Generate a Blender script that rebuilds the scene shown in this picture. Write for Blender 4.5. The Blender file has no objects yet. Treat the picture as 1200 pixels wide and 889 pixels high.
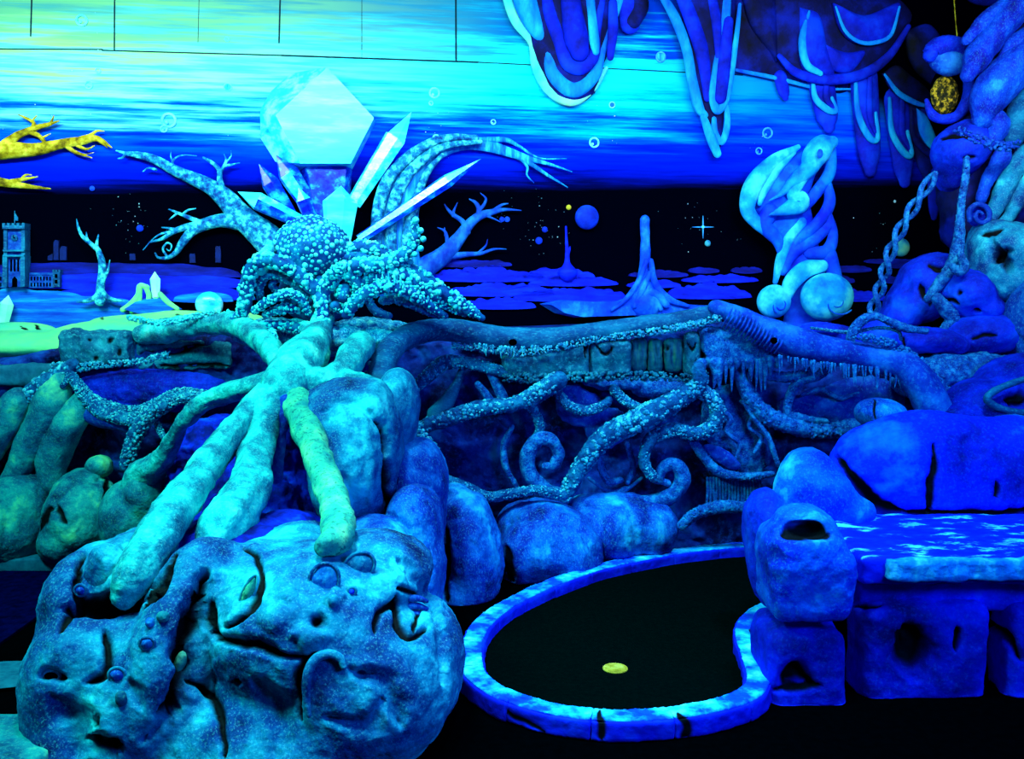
import bpy, math, random
import numpy as np
random.seed(7)
C = bpy.context.scene.collection
# ------------------------------------------------------------------ camera model
F, CX, CY = 1152.0, 600.0, 444.5
CAM_H, PITCH = 1.5, math.radians(6.0)
FW = np.array([0, math.cos(PITCH), -math.sin(PITCH)])
UP = np.array([0, math.sin(PITCH), math.cos(PITCH)])
RT = np.array([1.0, 0, 0])
EYE = np.array([0, 0, CAM_H])
def ray(px, py):
    return FW + (px - CX) / F * RT + (CY - py) / F * UP
def P(px, py, Y):
    d = ray(px, py); return EYE + d * (Y / d[1])
def G(px, py, z):
    d = ray(px, py); return EYE + d * ((z - CAM_H) / d[2])
WY, WS = 6.5, 0.17                       # the painted wall: Y = WY + WS * X
WN = np.array([WS, -1.0, 0]); WN /= np.linalg.norm(WN)
WT = np.array([1.0, WS, 0]); WT /= np.linalg.norm(WT)
UZ = np.array([0, 0, 1.0])
def M(px, py, off=0.0):
    d = ray(px, py); t = WY / (d[1] - WS * d[0])
    return EYE + d * t + WN * off
def mscale(px, py):                      # metres per pixel on the painted wall
    return M(px, py)[1] / F
# ------------------------------------------------------------------ noise
def _h(i, j, k, s=0):
    n = (i * 374761393 + j * 668265263 + k * 2147483647 + s * 974711) & 0xffffffff
    n = ((n ^ (n >> 13)) * 1274126177) & 0xffffffff
    n = ((n ^ (n >> 16)) * 2246822519) & 0xffffffff
    return ((n ^ (n >> 15)) & 0xffffff).astype(np.float64) / 0xffffff
def vnoise(p, s=0):
    i = np.floor(p).astype(np.int64); f = p - i
    u = f * f * (3 - 2 * f); r = 0
    for a in (0, 1):
        for b in (0, 1):
            for c in (0, 1):
                w = (u[:, 0] if a else 1 - u[:, 0]) * (u[:, 1] if b else 1 - u[:, 1]) * (u[:, 2] if c else 1 - u[:, 2])
                r = r + w * _h(i[:, 0] + a, i[:, 1] + b, i[:, 2] + c, s)
    return r * 2 - 1
def fbm(p, o=4, s=0):
    r, a, n = 0, 1.0, 0
    for k in range(o):
        r = r + a * vnoise(p * (2.03 ** k) + 17.3 * k, s + k); n += a; a *= 0.5
    return r / n
def worley(p, s=0):
    i = np.floor(p).astype(np.int64); best = np.full(len(p), 9.0)
    for a in (-1, 0, 1):
        for b in (-1, 0, 1):
            for c in (-1, 0, 1):
                q = i + np.array([a, b, c])
                d = 0
                for ax in range(3):
                    d = d + (q[:, ax] + _h(q[:, 0], q[:, 1], q[:, 2], s + 11 * ax) - p[:, ax]) ** 2
                best = np.minimum(best, d)
    return np.sqrt(best)
# ------------------------------------------------------------------ mesh containers: (V, [faces arrays])
def join(*ms):
    V, Fs, b = [], [], 0
    for v, fs in ms:
        V.append(v)
        for f in fs: Fs.append(f + b)
        b += len(v)
    return np.concatenate(V), Fs
def vnormals(m):
    v, fs = m; n = np.zeros_like(v)
    for f in fs:
        a, b, c = v[f[:, 0]], v[f[:, 1]], v[f[:, 2]]
        k = np.cross(b - a, c - a)
        if f.shape[1] == 4: k = k + np.cross(c - a, v[f[:, 3]] - a)
        for j in range(f.shape[1]):
            np.add.at(n, f[:, j], k)
    return n / (np.linalg.norm(n, axis=1, keepdims=True) + 1e-12)
def displace(m, amount, scale, o=4, s=0):
    v, fs = m
    return v + vnormals(m) * (fbm(v * scale, o, s) * amount)[:, None], fs
def warty(m, amount, cell, s=0):
    v, fs = m
    w = np.clip(1 - worley(v / cell, s) * 1.25, -0.3, 1)
    return v + vnormals(m) * (np.sqrt(np.clip(w, 0, 1)) * amount)[:, None], fs
def to_obj(name, m, mat, parent=None, smooth=True, origin=None):
    v, fs = m; v = np.asarray(v, dtype=np.float64)
    if parent is not None:
        org = np.array(parent['_w']); 
    else:
        org = origin if origin is not None else np.array([(v[:, 0].min() + v[:, 0].max()) / 2, (v[:, 1].min() + v[:, 1].max()) / 2, v[:, 2].min()])
    me = bpy.data.meshes.new(name)
    lv = (v - org).astype(np.float32)
    me.vertices.add(len(lv)); me.vertices.foreach_set('co', lv.ravel())
    li = np.concatenate([f.ravel() for f in fs]).astype(np.int32)
    tot = np.concatenate([np.full(len(f), f.shape[1]) for f in fs]).astype(np.int32)
    st = np.concatenate([[0], np.cumsum(tot)[:-1]]).astype(np.int32)
    me.loops.add(len(li)); me.loops.foreach_set('vertex_index', li)
    me.polygons.add(len(tot)); me.polygons.foreach_set('loop_start', st); me.polygons.foreach_set('loop_total', tot)
    me.polygons.foreach_set('use_smooth', np.full(len(tot), bool(smooth)))
    me.update(calc_edges=True); me.validate()
    o = bpy.data.objects.new(name, me); C.objects.link(o)
    for q in (mat if isinstance(mat, (list, tuple)) else [mat]): me.materials.append(q)
    if parent is not None:
        o.parent = parent
        o['_w'] = parent['_w']
    else:
        o.location = org; o['_w'] = [float(x) for x in org]
    return o
def tag(o, label, cat, group=None, kind=None):
    o['label'] = label; o['category'] = cat
    if group: o['group'] = group
    if kind: o['kind'] = kind
    return o
def thing(name, loc, label, cat, group=None):
    o = bpy.data.objects.new(name, None); C.objects.link(o); o.empty_display_size = 0.05
    o.location = loc; o['_w'] = [float(x) for x in loc]
    return tag(o, label, cat, group)
def struct(o):
    o['kind'] = 'structure'; return o
# ------------------------------------------------------------------ swept tubes
def catmull(p, n):
    p = np.asarray(p, float)
    q = np.vstack([2 * p[0] - p[1], p, 2 * p[-1] - p[-2]])
    out = []
    for i in range(len(p) - 1):
        a, b, c, d = q[i], q[i + 1], q[i + 2], q[i + 3]
        for t in np.linspace(0, 1, n, endpoint=False):
            out.append(0.5 * ((2 * b) + (c - a) * t + (2 * a - 5 * b + 4 * c - d) * t * t + (3 * b - a - 3 * c + d) * t ** 3))
    out.append(p[-1]); return np.array(out)
def tube(pts, rad, seg=12, step=None, bark=0.0, bs=(3, 12), flat=None, seed=0, cap=True, lump=0.0):
    """pts n x 3, rad n: a tapered tube with round ends. flat=(axis, factor) squashes it along an axis."""
    pts = np.asarray(pts, float); rad = np.asarray(rad, float)
    L = np.linalg.norm(np.diff(pts, axis=0), axis=1).sum()
    step = step or max(0.35 * rad.mean(), 0.004)
    n = max(3, int(L / step / (len(pts) - 1)) + 1)
    c = catmull(np.hstack([pts, rad[:, None]]), n); r = np.maximum(c[:, 3], 0.0006); c = c[:, :3]
    T = np.gradient(c, axis=0); T /= np.linalg.norm(T, axis=1, keepdims=True) + 1e-12
    N = np.zeros_like(T)
    a = np.cross(T[0], [0.3, 0.2, 0.93]); N[0] = a / np.linalg.norm(a)
    for i in range(1, len(c)):
        a = N[i - 1] - T[i] * np.dot(N[i - 1], T[i]); N[i] = a / (np.linalg.norm(a) + 1e-12)
    B = np.cross(T, N)
    if cap:                                # round both ends
        def endcap(ci, ri, t, k):
            ang = np.array([0.35, 0.75, 1.15, 1.5]); 
            return ci + np.sin(ang)[:, None] * ri * t, np.maximum(ri * np.cos(ang), 0.0003)
        c0, r0 = endcap(c[0], r[0], -T[0], 0); c1, r1 = endcap(c[-1], r[-1], T[-1], 0)
        c = np.vstack([c0[::-1], c, c1]); r = np.concatenate([r0[::-1], r, r1])
        N = np.vstack([np.repeat(N[:1], 4, 0), N, np.repeat(N[-1:], 4, 0)]); B = np.vstack([np.repeat(B[:1], 4, 0), B, np.repeat(B[-1:], 4, 0)])
    m = len(c); th = np.linspace(0, 2 * np.pi, seg, endpoint=False)
    s = np.concatenate([[0], np.cumsum(np.linalg.norm(np.diff(c, axis=0), axis=1))])
    R = np.repeat(r[:, None], seg, 1)
    if bark or lump:
        q = np.stack([np.repeat(np.cos(th)[None], m, 0) * bs[0], np.repeat(np.sin(th)[None], m, 0) * bs[0], np.repeat(s[:, None] * bs[1], seg, 1)], -1).reshape(-1, 3)
        if bark: R = R * (1 + bark * fbm(q, 3, seed).reshape(m, seg) + bark * .45 * fbm(q * np.array([2.6, 2.6, .45]) + 31, 3, seed + 1).reshape(m, seg))
        if lump: R = R * (1 + lump * vnoise(np.stack([s * bs[1] * 0.7, s * 0, s * 0 + seed], -1), seed)[:, None])
    off = R[:, :, None] * (np.cos(th)[None, :, None] * N[:, None] + np.sin(th)[None, :, None] * B[:, None])
    if flat is not None:
        ax, k = flat; d = (off * ax).sum(-1, keepdims=True); off = off - ax * d * (1 - k)
    V = (c[:, None] + off).reshape(-1, 3)
    i = np.arange(m - 1)[:, None] * seg; j = np.arange(seg)[None]
    f = np.stack([i + j, i + (j + 1) % seg, i + seg + (j + 1) % seg, i + seg + j], -1).reshape(-1, 4)
    e0 = np.arange(seg)[::-1].copy(); e1 = (m - 1) * seg + np.arange(seg)
    caps = [np.stack([np.full(seg - 2, e[0]), e[1:-1], e[2:]], -1) for e in (e0, e1)]
    return V, [f] + caps
def ptube(path, Y=None, **k):
    """path: (px, py, radius px[, depth]) in front of the painted wall."""
    pts, rad = [], []
    for q in path:
        y = q[3] if len(q) > 3 else Y
        pts.append(P(q[0], q[1], y)); rad.append(q[2] * y / F)
    return tube(pts, rad, **k)
def mtube(path, flat=0.5, off=None, extra=0.0, **k):
    """path: (px, py, radius px) of a relief that stands out of the painted wall."""
    pts, rad = [], []
    for q in path:
        r = q[2] * mscale(q[0], q[1]); rad.append(r)
        pts.append(M(q[0], q[1], (r * flat + 0.002 if off is None else off) + extra))
    v, fs = tube(pts, rad, flat=(WN, flat), **k)
    d = (v - np.array([0, WY, 0])) @ WN                      # the back lies flush on the wall
    return v + WN * np.maximum(0, .001 - d)[:, None], fs
def pebbles(path, Y, size, dens, seed=0, spread=1.0, sub=1, front=True):
    """lumpy grains stuck all over a tube that follows path; size is the grain radius as a share of the tube's"""
    rr = np.random.RandomState(seed)
    c = catmull([list(P(q[0], q[1], q[3] if len(q) > 3 else Y)) + [q[2] * (q[3] if len(q) > 3 else Y) / F] for q in path], 16)
    seg = np.linalg.norm(np.diff(c[:, :3], axis=0), axis=1); L = np.concatenate([[0], np.cumsum(seg)]); rm = c[:, 3].mean()
    n = int(L[-1] / rm * dens); out = []
    for k in range(n):
        s = rr.rand() * L[-1]; p = np.array([np.interp(s, L, c[:, j]) for j in range(4)]); i = min(np.searchsorted(L, s), len(c) - 1); i = max(i, 1)
        t = c[i, :3] - c[i - 1, :3]; t /= np.linalg.norm(t) + 1e-9; a = np.cross(t, [0, -1.0, 0]); a /= np.linalg.norm(a) + 1e-9; b = np.cross(a, t)
        th = (rr.rand() - .5) * math.pi * 1.25; d = a * math.sin(th) + (b if b[1] < 0 else -b) * math.cos(th)
        g = p[3] * size * (.55 + .9 * rr.rand()); out.append(ball(p[:3] + d * p[3] * spread, g * (1 + .35 * rr.randn(3).clip(-1, 1)), sub))
    return join(*out)
# ------------------------------------------------------------------ spheres, prisms, hulls
def _ico(sub):
    import bmesh
    bm = bmesh.new(); bmesh.ops.create_icosphere(bm, subdivisions=sub, radius=1.0)
    v = np.array([x.co[:] for x in bm.verts]); f = np.array([[x.index for x in q.verts] for q in bm.faces]); bm.free()
    return v, f
ICO = {s: _ico(s) for s in (1, 2, 3, 4, 5, 6)}
def ball(c, r, sub=3, rot=None):
    v, f = ICO[sub]; r = np.asarray(r, float) * np.ones(3)
    w = v * r
    if rot is not None: w = w @ np.array(rot).T
    return w + np.asarray(c, float), [f]
def hull(points):
    import bmesh
    bm = bmesh.new()
    for p in points: bm.verts.new(p)
    r = bmesh.ops.convex_hull(bm, input=bm.verts)
    dead = [g for g in r['geom_interior'] if isinstance(g, bmesh.types.BMVert)]
    if dead: bmesh.ops.delete(bm, geom=dead, context='VERTS')
    bmesh.ops.dissolve_limit(bm, angle_limit=0.02, verts=bm.verts, edges=bm.edges)
    bmesh.ops.triangulate(bm, faces=bm.faces); bmesh.ops.recalc_face_normals(bm, faces=bm.faces)
    bm.verts.index_update()
    v = np.array([x.co[:] for x in bm.verts]); f = np.array([[x.index for x in q.verts] for q in bm.faces]); bm.free()
    return v, [f]
def box(lo, hi, bevel=0.0, seg=2):
    import bmesh
    bm = bmesh.new(); bmesh.ops.create_cube(bm, size=1.0)
    lo, hi = np.array(lo, float), np.array(hi, float)
    for x in bm.verts: x.co = tuple(lo + (np.array(x.co[:]) + 0.5) * (hi - lo))
    if bevel: bmesh.ops.bevel(bm, geom=bm.edges, offset=bevel, segments=seg, affect='EDGES', profile=0.6)
    bmesh.ops.triangulate(bm, faces=bm.faces); bm.verts.index_update()
    v = np.array([x.co[:] for x in bm.verts]); f = np.array([[x.index for x in q.verts] for q in bm.faces]); bm.free()
    return v, [f]
def prism(outline, depth_vec, shrink=1.0):
    """closed solid from a planar outline (n x 3) pushed along depth_vec; shrink scales the pushed face about its centre."""
    o = np.asarray(outline, float); n = len(o); c = o.mean(0)
    t = c + (o - c) * shrink + np.asarray(depth_vec, float)
    V = np.vstack([o, t, [c], [t.mean(0)]])
    i = np.arange(n); j = (i + 1) % n
    side = np.stack([i, j, j + n, i + n], -1)
    a = np.stack([np.full(n, 2 * n), j, i], -1); b = np.stack([np.full(n, 2 * n + 1), i + n, j + n], -1)
    return V, [side, a, b]
# ------------------------------------------------------------------ signed distance sculpting + surface nets
class Sculpt:
    def __init__(s): s.ops = []
    def ell(s, c, r, k=0.02, cut=False, rot=None): s.ops.append(('e', np.asarray(c, float), np.asarray(r, float) * np.ones(3), k, cut, rot)); return s
    def cap(s, pts, rad, k=0.02, cut=False):
        pts = np.asarray(pts, float); rad = np.asarray(rad, float) * np.ones(len(pts))
        s.ops.append(('c', pts, rad, k, cut, None)); return s
    def box(s, c, h, rnd=0.02, k=0.02, cut=False, rot=None): s.ops.append(('b', np.asarray(c, float), np.asarray(h, float), k, cut, (rot, rnd))); return s
    def bounds(s):
        lo, hi = np.full(3, 1e9), np.full(3, -1e9)
        for t, a, b, k, cut, x in s.ops:
            if cut: continue
            if t == 'c': l, h = (a - b[:, None]).min(0), (a + b[:, None]).max(0)
            elif t == 'e': m = b.max() if x is not None else b; l, h = a - m, a + m
            else: m = np.linalg.norm(b) if x[0] is not None else b; l, h = a - m, a + m
            lo, hi = np.minimum(lo, l), np.maximum(hi, h)
        return lo, hi
    def mesh(s, h, clip=None, pre=None):
        lo, hi = s.bounds(); lo = lo - 3 * h; hi = hi + 3 * h
        if clip is not None:
            lo = np.maximum(lo, clip[0]); hi = np.minimum(hi, clip[1])
        n = np.ceil((hi - lo) / h).astype(int) + 1
        ax = [lo[i] + h * np.arange(n[i]) for i in range(3)]
        X, Y, Z = [g.astype(np.float32) for g in np.meshgrid(*ax, indexing='ij')]
        D = np.full(X.shape, 1e3, np.float32)
        for t, a, b, k, cut, x in s.ops:
            # only the cells near the shape
            if t == 'c': l, hh = (a - b[:, None]).min(0), (a + b[:, None]).max(0)
            else:
                m = (b.max() if t == 'e' else np.linalg.norm(b)); l, hh = a - m, a + m
            pad = 3 * k + 6 * h + 0.04
            sl = []
            for i in range(3):
                i0 = int(np.clip(np.floor((l[i] - pad - lo[i]) / h), 0, n[i])); i1 = int(np.clip(np.ceil((hh[i] + pad - lo[i]) / h) + 1, 0, n[i])); sl.append(slice(i0, i1))
            sl = tuple(sl)
            if any(q.stop - q.start < 1 for q in sl): continue
            x0, y0, z0 = X[sl], Y[sl], Z[sl]
            if t == 'c':
                d = np.full(x0.shape, 1e3, np.float32)
                if len(a) == 1: d = np.sqrt((x0 - a[0][0]) ** 2 + (y0 - a[0][1]) ** 2 + (z0 - a[0][2]) ** 2) - b[0]
                for i in range(len(a) - 1):
                    p, q = a[i], a[i + 1]; e = q - p; L = float(e @ e) + 1e-12
                    u = np.clip(((x0 - p[0]) * e[0] + (y0 - p[1]) * e[1] + (z0 - p[2]) * e[2]) / L, 0, 1)
                    dd = np.sqrt((x0 - p[0] - u * e[0]) ** 2 + (y0 - p[1] - u * e[1]) ** 2 + (z0 - p[2] - u * e[2]) ** 2) - (b[i] + u * (b[i + 1] - b[i]))
                    d = np.minimum(d, dd)
            else:
                px, py, pz = x0 - a[0], y0 - a[1], z0 - a[2]
                rot = x if t == 'e' else x[0]
                if rot is not None:
                    R = np.array(rot)
                    px, py, pz = (px * R[0, 0] + py * R[1, 0] + pz * R[2, 0], px * R[0, 1] + py * R[1, 1] + pz * R[2, 1], px * R[0, 2] + py * R[1, 2] + pz * R[2, 2])
                if t == 'e':
                    k0 = np.sqrt((px / b[0]) ** 2 + (py / b[1]) ** 2 + (pz / b[2]) ** 2)
                    k1 = np.sqrt((px / b[0] ** 2) ** 2 + (py / b[1] ** 2) ** 2 + (pz / b[2] ** 2) ** 2) + 1e-6
                    d = k0 * (k0 - 1) / k1
                else:
                    rn = x[1]
                    qx, qy, qz = np.abs(px) - b[0] + rn, np.abs(py) - b[1] + rn, np.abs(pz) - b[2] + rn
                    d = np.sqrt(np.maximum(qx, 0) ** 2 + np.maximum(qy, 0) ** 2 + np.maximum(qz, 0) ** 2) + np.minimum(np.maximum(qx, np.maximum(qy, qz)), 0) - rn
            D0 = D[sl]
            if cut:
                d = -d; hq = np.clip(0.5 + 0.5 * (d - D0) / max(k, 1e-5), 0, 1); D[sl] = D0 + (d - D0) * hq + k * hq * (1 - hq)
            else:
                hq = np.clip(0.5 + 0.5 * (d - D0) / max(k, 1e-5), 0, 1); D[sl] = d + (D0 - d) * hq - k * hq * (1 - hq)
        D[0], D[-1], D[:, 0], D[:, -1], D[:, :, 0], D[:, :, -1] = [np.maximum(q, h * 0.5) for q in (D[0], D[-1], D[:, 0], D[:, -1], D[:, :, 0], D[:, :, -1])]
        return nets(D, lo, h)
def nets(D, lo, h):
    S = D < 0
    cs = np.zeros(tuple(np.array(D.shape) - 1), np.int8)
    nx, ny, nz = cs.shape
    def co(A, a, b, c): return A[a:a + nx, b:b + ny, c:c + nz]
    for a in (0, 1):
        for b in (0, 1):
            for c in (0, 1): cs += co(S, a, b, c)
    act = (cs > 0) & (cs < 8)
    I, J, K = np.nonzero(act)
    idx = np.full(cs.shape, -1, np.int64); idx[I, J, K] = np.arange(len(I))
    pos = np.zeros((len(I), 3)); cnt = np.zeros(len(I))
    cor = [(a, b, c) for a in (0, 1) for b in (0, 1) for c in (0, 1)]
    for p in cor:
        for ax in range(3):
            if p[ax]: continue
            q = list(p); q[ax] = 1
            d0 = D[I + p[0], J + p[1], K + p[2]]; d1 = D[I + q[0], J + q[1], K + q[2]]
            m = (d0 < 0) != (d1 < 0)
            t = np.where(m, d0 / np.where(m, d0 - d1, 1), 0)
            e = np.zeros((len(I), 3))
            for i in range(3): e[:, i] = p[i] + (t if i == ax else 0)
            pos += e * m[:, None]; cnt += m
    pos = pos / np.maximum(cnt, 1)[:, None]
    V = np.stack([I, J, K], -1) + pos
    V = lo + h * V
    quads = []
    for ax in range(3):
        u, w = (ax + 1) % 3, (ax + 2) % 3
        sl0 = [slice(1, -1)] * 3; sl1 = [slice(1, -1)] * 3
        sl0[ax] = slice(0, -1); sl1[ax] = slice(1, None)
        a, b = S[tuple(sl0)], S[tuple(sl1)]
        ch = np.argwhere(a != b)
        if not len(ch): continue
        base = ch.copy(); base[:, u] += 1; base[:, w] += 1
        flip = b[tuple(ch.T)]
        def cell(du, dw):
            c = base.copy(); c[:, u] -= du; c[:, w] -= dw
            return idx[c[:, 0], c[:, 1], c[:, 2]]
        q = np.stack([cell(1, 1), cell(0, 1), cell(0, 0), cell(1, 0)], -1)
        q[flip] = q[flip][:, ::-1]
        quads.append(q)
    q = np.concatenate(quads); q = q[(q >= 0).all(1)]
    return V, [q]
def PE(px, py, Y, rx, ry, rd):
    """an ellipsoid given by its photo centre, its two radii as they show and its depth radius in metres"""
    return P(px, py, Y), np.array([rx * Y / F, rd, ry * Y / F])
def rotY(deg):                            # tilt in the picture plane, clockwise positive
    a = math.radians(deg); return [[math.cos(a), 0, math.sin(a)], [0, 1, 0], [-math.sin(a), 0, math.cos(a)]]
# ------------------------------------------------------------------ materials
def lin(c):
    c = np.array(c[:3], float) / 255
    return tuple(np.where(c <= 0.04045, c / 12.92, ((c + 0.055) / 1.055) ** 2.4)) + (1.0,)
def paint(name, cols, scale=6.0, stretch=(1, 1, 1), detail=8, rough=0.75, bump=0.3, bscale=40.0, speck=None, speck_amt=0.5, speck_scale=60.0, contrast=0.18, spec=0.12):
    """mottled paint: three colours driven by noise, optional dry-brushed specks"""
    m = bpy.data.materials.new(name); m.use_nodes = True; nt = m.node_tree; N = nt.nodes; L = nt.links
    b = N['Principled BSDF']; b.inputs['Roughness'].default_value = rough; b.inputs['Specular IOR Level'].default_value = spec
    g = N.new('ShaderNodeNewGeometry'); mp = N.new('ShaderNodeMapping'); L.new(g.outputs['Position'], mp.inputs['Vector'])
    mp.inputs['Scale'].default_value = stretch
    n = N.new('ShaderNodeTexNoise'); n.inputs['Scale'].default_value = scale; n.inputs['Detail'].default_value = detail; n.inputs['Roughness'].default_value = 0.62
    L.new(mp.outputs['Vector'], n.inputs['Vector'])
    r = N.new('ShaderNodeValToRGB'); e = r.color_ramp.elements
    ps = np.linspace(0.5 - contrast, 0.5 + contrast, len(cols))
    e[0].position, e[1].position = float(ps[0]), float(ps[-1]); e[0].color, e[1].color = lin(cols[0]), lin(cols[-1])
    for p, c in list(zip(ps, cols))[1:-1]:
        q = e.new(float(p)); q.color = lin(c)
    L.new(n.outputs['Fac'], r.inputs['Fac']); col = r.outputs['Color']
    if speck is not None:
        s = N.new('ShaderNodeTexNoise'); s.inputs['Scale'].default_value = speck_scale; s.inputs['Detail'].default_value = 3; s.inputs['Roughness'].default_value = 0.7
        L.new(mp.outputs['Vector'], s.inputs['Vector'])
        mr = N.new('ShaderNodeMapRange'); mr.inputs['From Min'].default_value = 0.52; mr.inputs['From Max'].default_value = 0.68; mr.inputs['To Max'].default_value = speck_amt
        L.new(s.outputs['Fac'], mr.inputs['Value'])
        mx = N.new('ShaderNodeMix'); mx.data_type = 'RGBA'; L.new(mr.outputs['Result'], mx.inputs['Factor']); L.new(col, mx.inputs['A']); mx.inputs['B'].default_value = lin(speck)
        col = mx.outputs['Result']
    at = N.new('ShaderNodeAttribute'); at.attribute_name = 'black_paint'
    mk = N.new('ShaderNodeMapRange'); mk.interpolation_type = 'SMOOTHSTEP'; mk.inputs['From Min'].default_value = 0.12; mk.inputs['From Max'].default_value = 0.8
    L.new(at.outputs['Fac'], mk.inputs['Value'])
    mb = N.new('ShaderNodeMix'); mb.data_type = 'RGBA'; L.new(mk.outputs['Result'], mb.inputs['Factor']); L.new(col, mb.inputs['A']); mb.inputs['B'].default_value = (0, 0, 0.002, 1)
    L.new(mb.outputs['Result'], b.inputs['Base Color'])
    if bump:
        n2 = N.new('ShaderNodeTexNoise'); n2.inputs['Scale'].default_value = bscale; n2.inputs['Detail'].default_value = 6
        L.new(g.outputs['Position'], n2.inputs['Vector'])
        bp = N.new('ShaderNodeBump'); bp.inputs['Strength'].default_value = bump; bp.inputs['Distance'].default_value = 0.01
        L.new(n2.outputs['Fac'], bp.inputs['Height']); L.new(bp.outputs['Normal'], b.inputs['Normal'])
    return m
# ================================================================== MATERIALS
CYAN_ROCK = paint('teal_cyan_rock_paint', [(0, 18, 80), (0, 70, 140), (5, 140, 180), (60, 225, 235)], scale=4.2, speck=(130, 255, 255), speck_amt=0.22, speck_scale=130, bump=1.0, bscale=30, contrast=0.17)
GREEN_ROCK = paint('sea_green_rock_paint', [(0, 40, 80), (0, 95, 130), (20, 150, 155), (120, 215, 155)], scale=5, speck=(120, 225, 180), speck_amt=0.25, speck_scale=120, bump=1.0, bscale=30, contrast=0.17)
BLUE_ROCK = paint('mid_blue_rock_paint', [(0, 14, 100), (0, 50, 165), (0, 105, 200), (40, 185, 235)], scale=4.5, stretch=(1.4, 1, 0.8), speck=(90, 210, 240), speck_amt=0.3, speck_scale=110, bump=0.9, bscale=30, contrast=0.17)
DEEP_ROCK = paint('ultramarine_rock_paint', [(0, 5, 85), (0, 16, 160), (0, 45, 220), (0, 90, 235)], scale=4, speck=(0, 110, 240), speck_amt=0.25, speck_scale=110, bump=0.9, bscale=25, contrast=0.19)
BENCH_PAINT = paint('ultramarine_bench_paint', [(0, 8, 100), (0, 20, 185), (0, 34, 240), (10, 110, 245)], scale=2.6, speck=(20, 120, 255), speck_amt=0.15, speck_scale=90, bump=0.8, bscale=22, contrast=0.19)
BENCH_PALE = paint('pale_cyan_bench_paint', [(0, 12, 130), (0, 40, 205), (0, 95, 225), (60, 215, 245)], scale=4, speck=(60, 200, 250), speck_amt=0.2, speck_scale=110, bump=0.8, bscale=25, contrast=0.19)  # paler cyan mix, used on the arm rest and end boulder
SEAT_PAINT = paint('flaked_seat_paint', [(0, 26, 215), (0, 26, 215), (0, 45, 235), (110, 250, 255)], scale=7, stretch=(1, 2.2, 2), bump=0.3, contrast=0.16, detail=10)
BARK = paint('pale_cyan_root_paint', [(0, 65, 110), (5, 130, 155), (30, 195, 195), (110, 245, 220)], scale=9, speck=(150, 255, 235), speck_amt=0.3, speck_scale=130, bump=1.0, bscale=45, contrast=0.2)
BARK_LIME = paint('pale_lime_root_paint', [(20, 130, 140), (60, 180, 150), (140, 225, 160)], scale=10, speck=(0, 70, 90), speck_amt=0.8, speck_scale=60, bump=0.7)
BARK_BLUE = paint('steel_blue_log_paint', [(0, 30, 85), (0, 75, 130), (10, 125, 165)], scale=7, stretch=(0.5, 1, 1), speck=(60, 180, 200), speck_amt=0.35, speck_scale=90, bump=0.6)
BARK_DEEP = paint('deep_blue_log_paint', [(0, 25, 130), (0, 55, 170), (20, 110, 200)], scale=7, speck=(40, 140, 210), speck_amt=0.4, bump=0.4)
CRUST = paint('crusted_vine_paint', [(0, 60, 130), (10, 140, 185), (90, 220, 225)], scale=30, speck=(150, 250, 235), speck_amt=0.5, speck_scale=120, bump=0.5, bscale=90)
CRUST_BLUE = paint('dim_blue_vine_paint', [(0, 25, 110), (0, 75, 165), (30, 150, 205)], scale=26, speck=(60, 175, 215), speck_amt=0.5, speck_scale=120, bump=0.6, bscale=90)
WALL_DARK = paint('dark_blue_planter_wall', [(0, 3, 24), (0, 14, 85), (0, 45, 140), (0, 90, 170)], scale=5, speck=(0, 70, 160), speck_amt=0.5, speck_scale=40, bump=1.0, bscale=22, contrast=0.2)
SLAB_TEAL = paint('teal_slab_paint', [(0, 40, 85), (5, 95, 130), (30, 145, 165)], scale=9, speck=(60, 180, 190), speck_amt=0.5, speck_scale=60, bump=0.8)
PLANK_PAINT = paint('mossy_plank_paint', [(0, 45, 90), (5, 90, 115), (40, 120, 95)], scale=12, stretch=(3, 1, 0.5), bump=0.7)
OCTO = paint('cyan_octopus_paint', [(0, 140, 190), (50, 215, 220), (130, 250, 240)], scale=22, speck=(170, 255, 250), speck_amt=0.4, speck_scale=120, bump=0.2, rough=0.5)
OCTO_IN = paint('teal_octopus_skin', [(0, 35, 115), (0, 85, 155), (10, 140, 185)], scale=14, bump=0.4)
CRYSTAL = paint('white_cyan_crystal', [(10, 205, 240), (60, 235, 252), (120, 252, 255)], scale=3, stretch=(0.6, 1, 4), bump=0.0, rough=0.3, spec=0.2)
CRYSTAL_MID = paint('cyan_crystal', [(0, 140, 235), (40, 215, 250), (140, 250, 255)], scale=7, stretch=(1, 1, 1.6), bump=0.0, rough=0.25, spec=0.5, contrast=0.14)
CRYSTAL_BLUE = paint('clear_blue_crystal', [(0, 12, 160), (0, 60, 220), (30, 180, 248)], scale=9, stretch=(1, 1, 1.5), bump=0.0, rough=0.25, spec=0.3, contrast=0.14)
CRYSTAL_LIME = paint('pale_lime_crystal', [(120, 235, 190), (160, 250, 205), (190, 255, 215)], scale=5, bump=0.0, rough=0.3)
LIME = paint('lime_dune_paint', [(60, 190, 160), (110, 215, 140), (150, 235, 140)], scale=2.2, stretch=(1, 1, 2.5), bump=0.2)
TREE_CYAN = paint('cyan_tree_paint', [(0, 50, 130), (10, 125, 175), (80, 225, 220)], scale=26, bump=0.8, bscale=90, contrast=0.14)
TREE_BLUE = paint('blue_tree_paint', [(0, 30, 150), (5, 70, 180), (25, 120, 205)], scale=14, stretch=(1, 1, 0.6), bump=0.4)
TREE_SEA = paint('sea_cyan_tree_paint', [(0, 60, 195), (0, 125, 215), (50, 210, 235)], scale=9, stretch=(2.2, 1, 0.4), bump=0.4, contrast=0.14)
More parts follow.
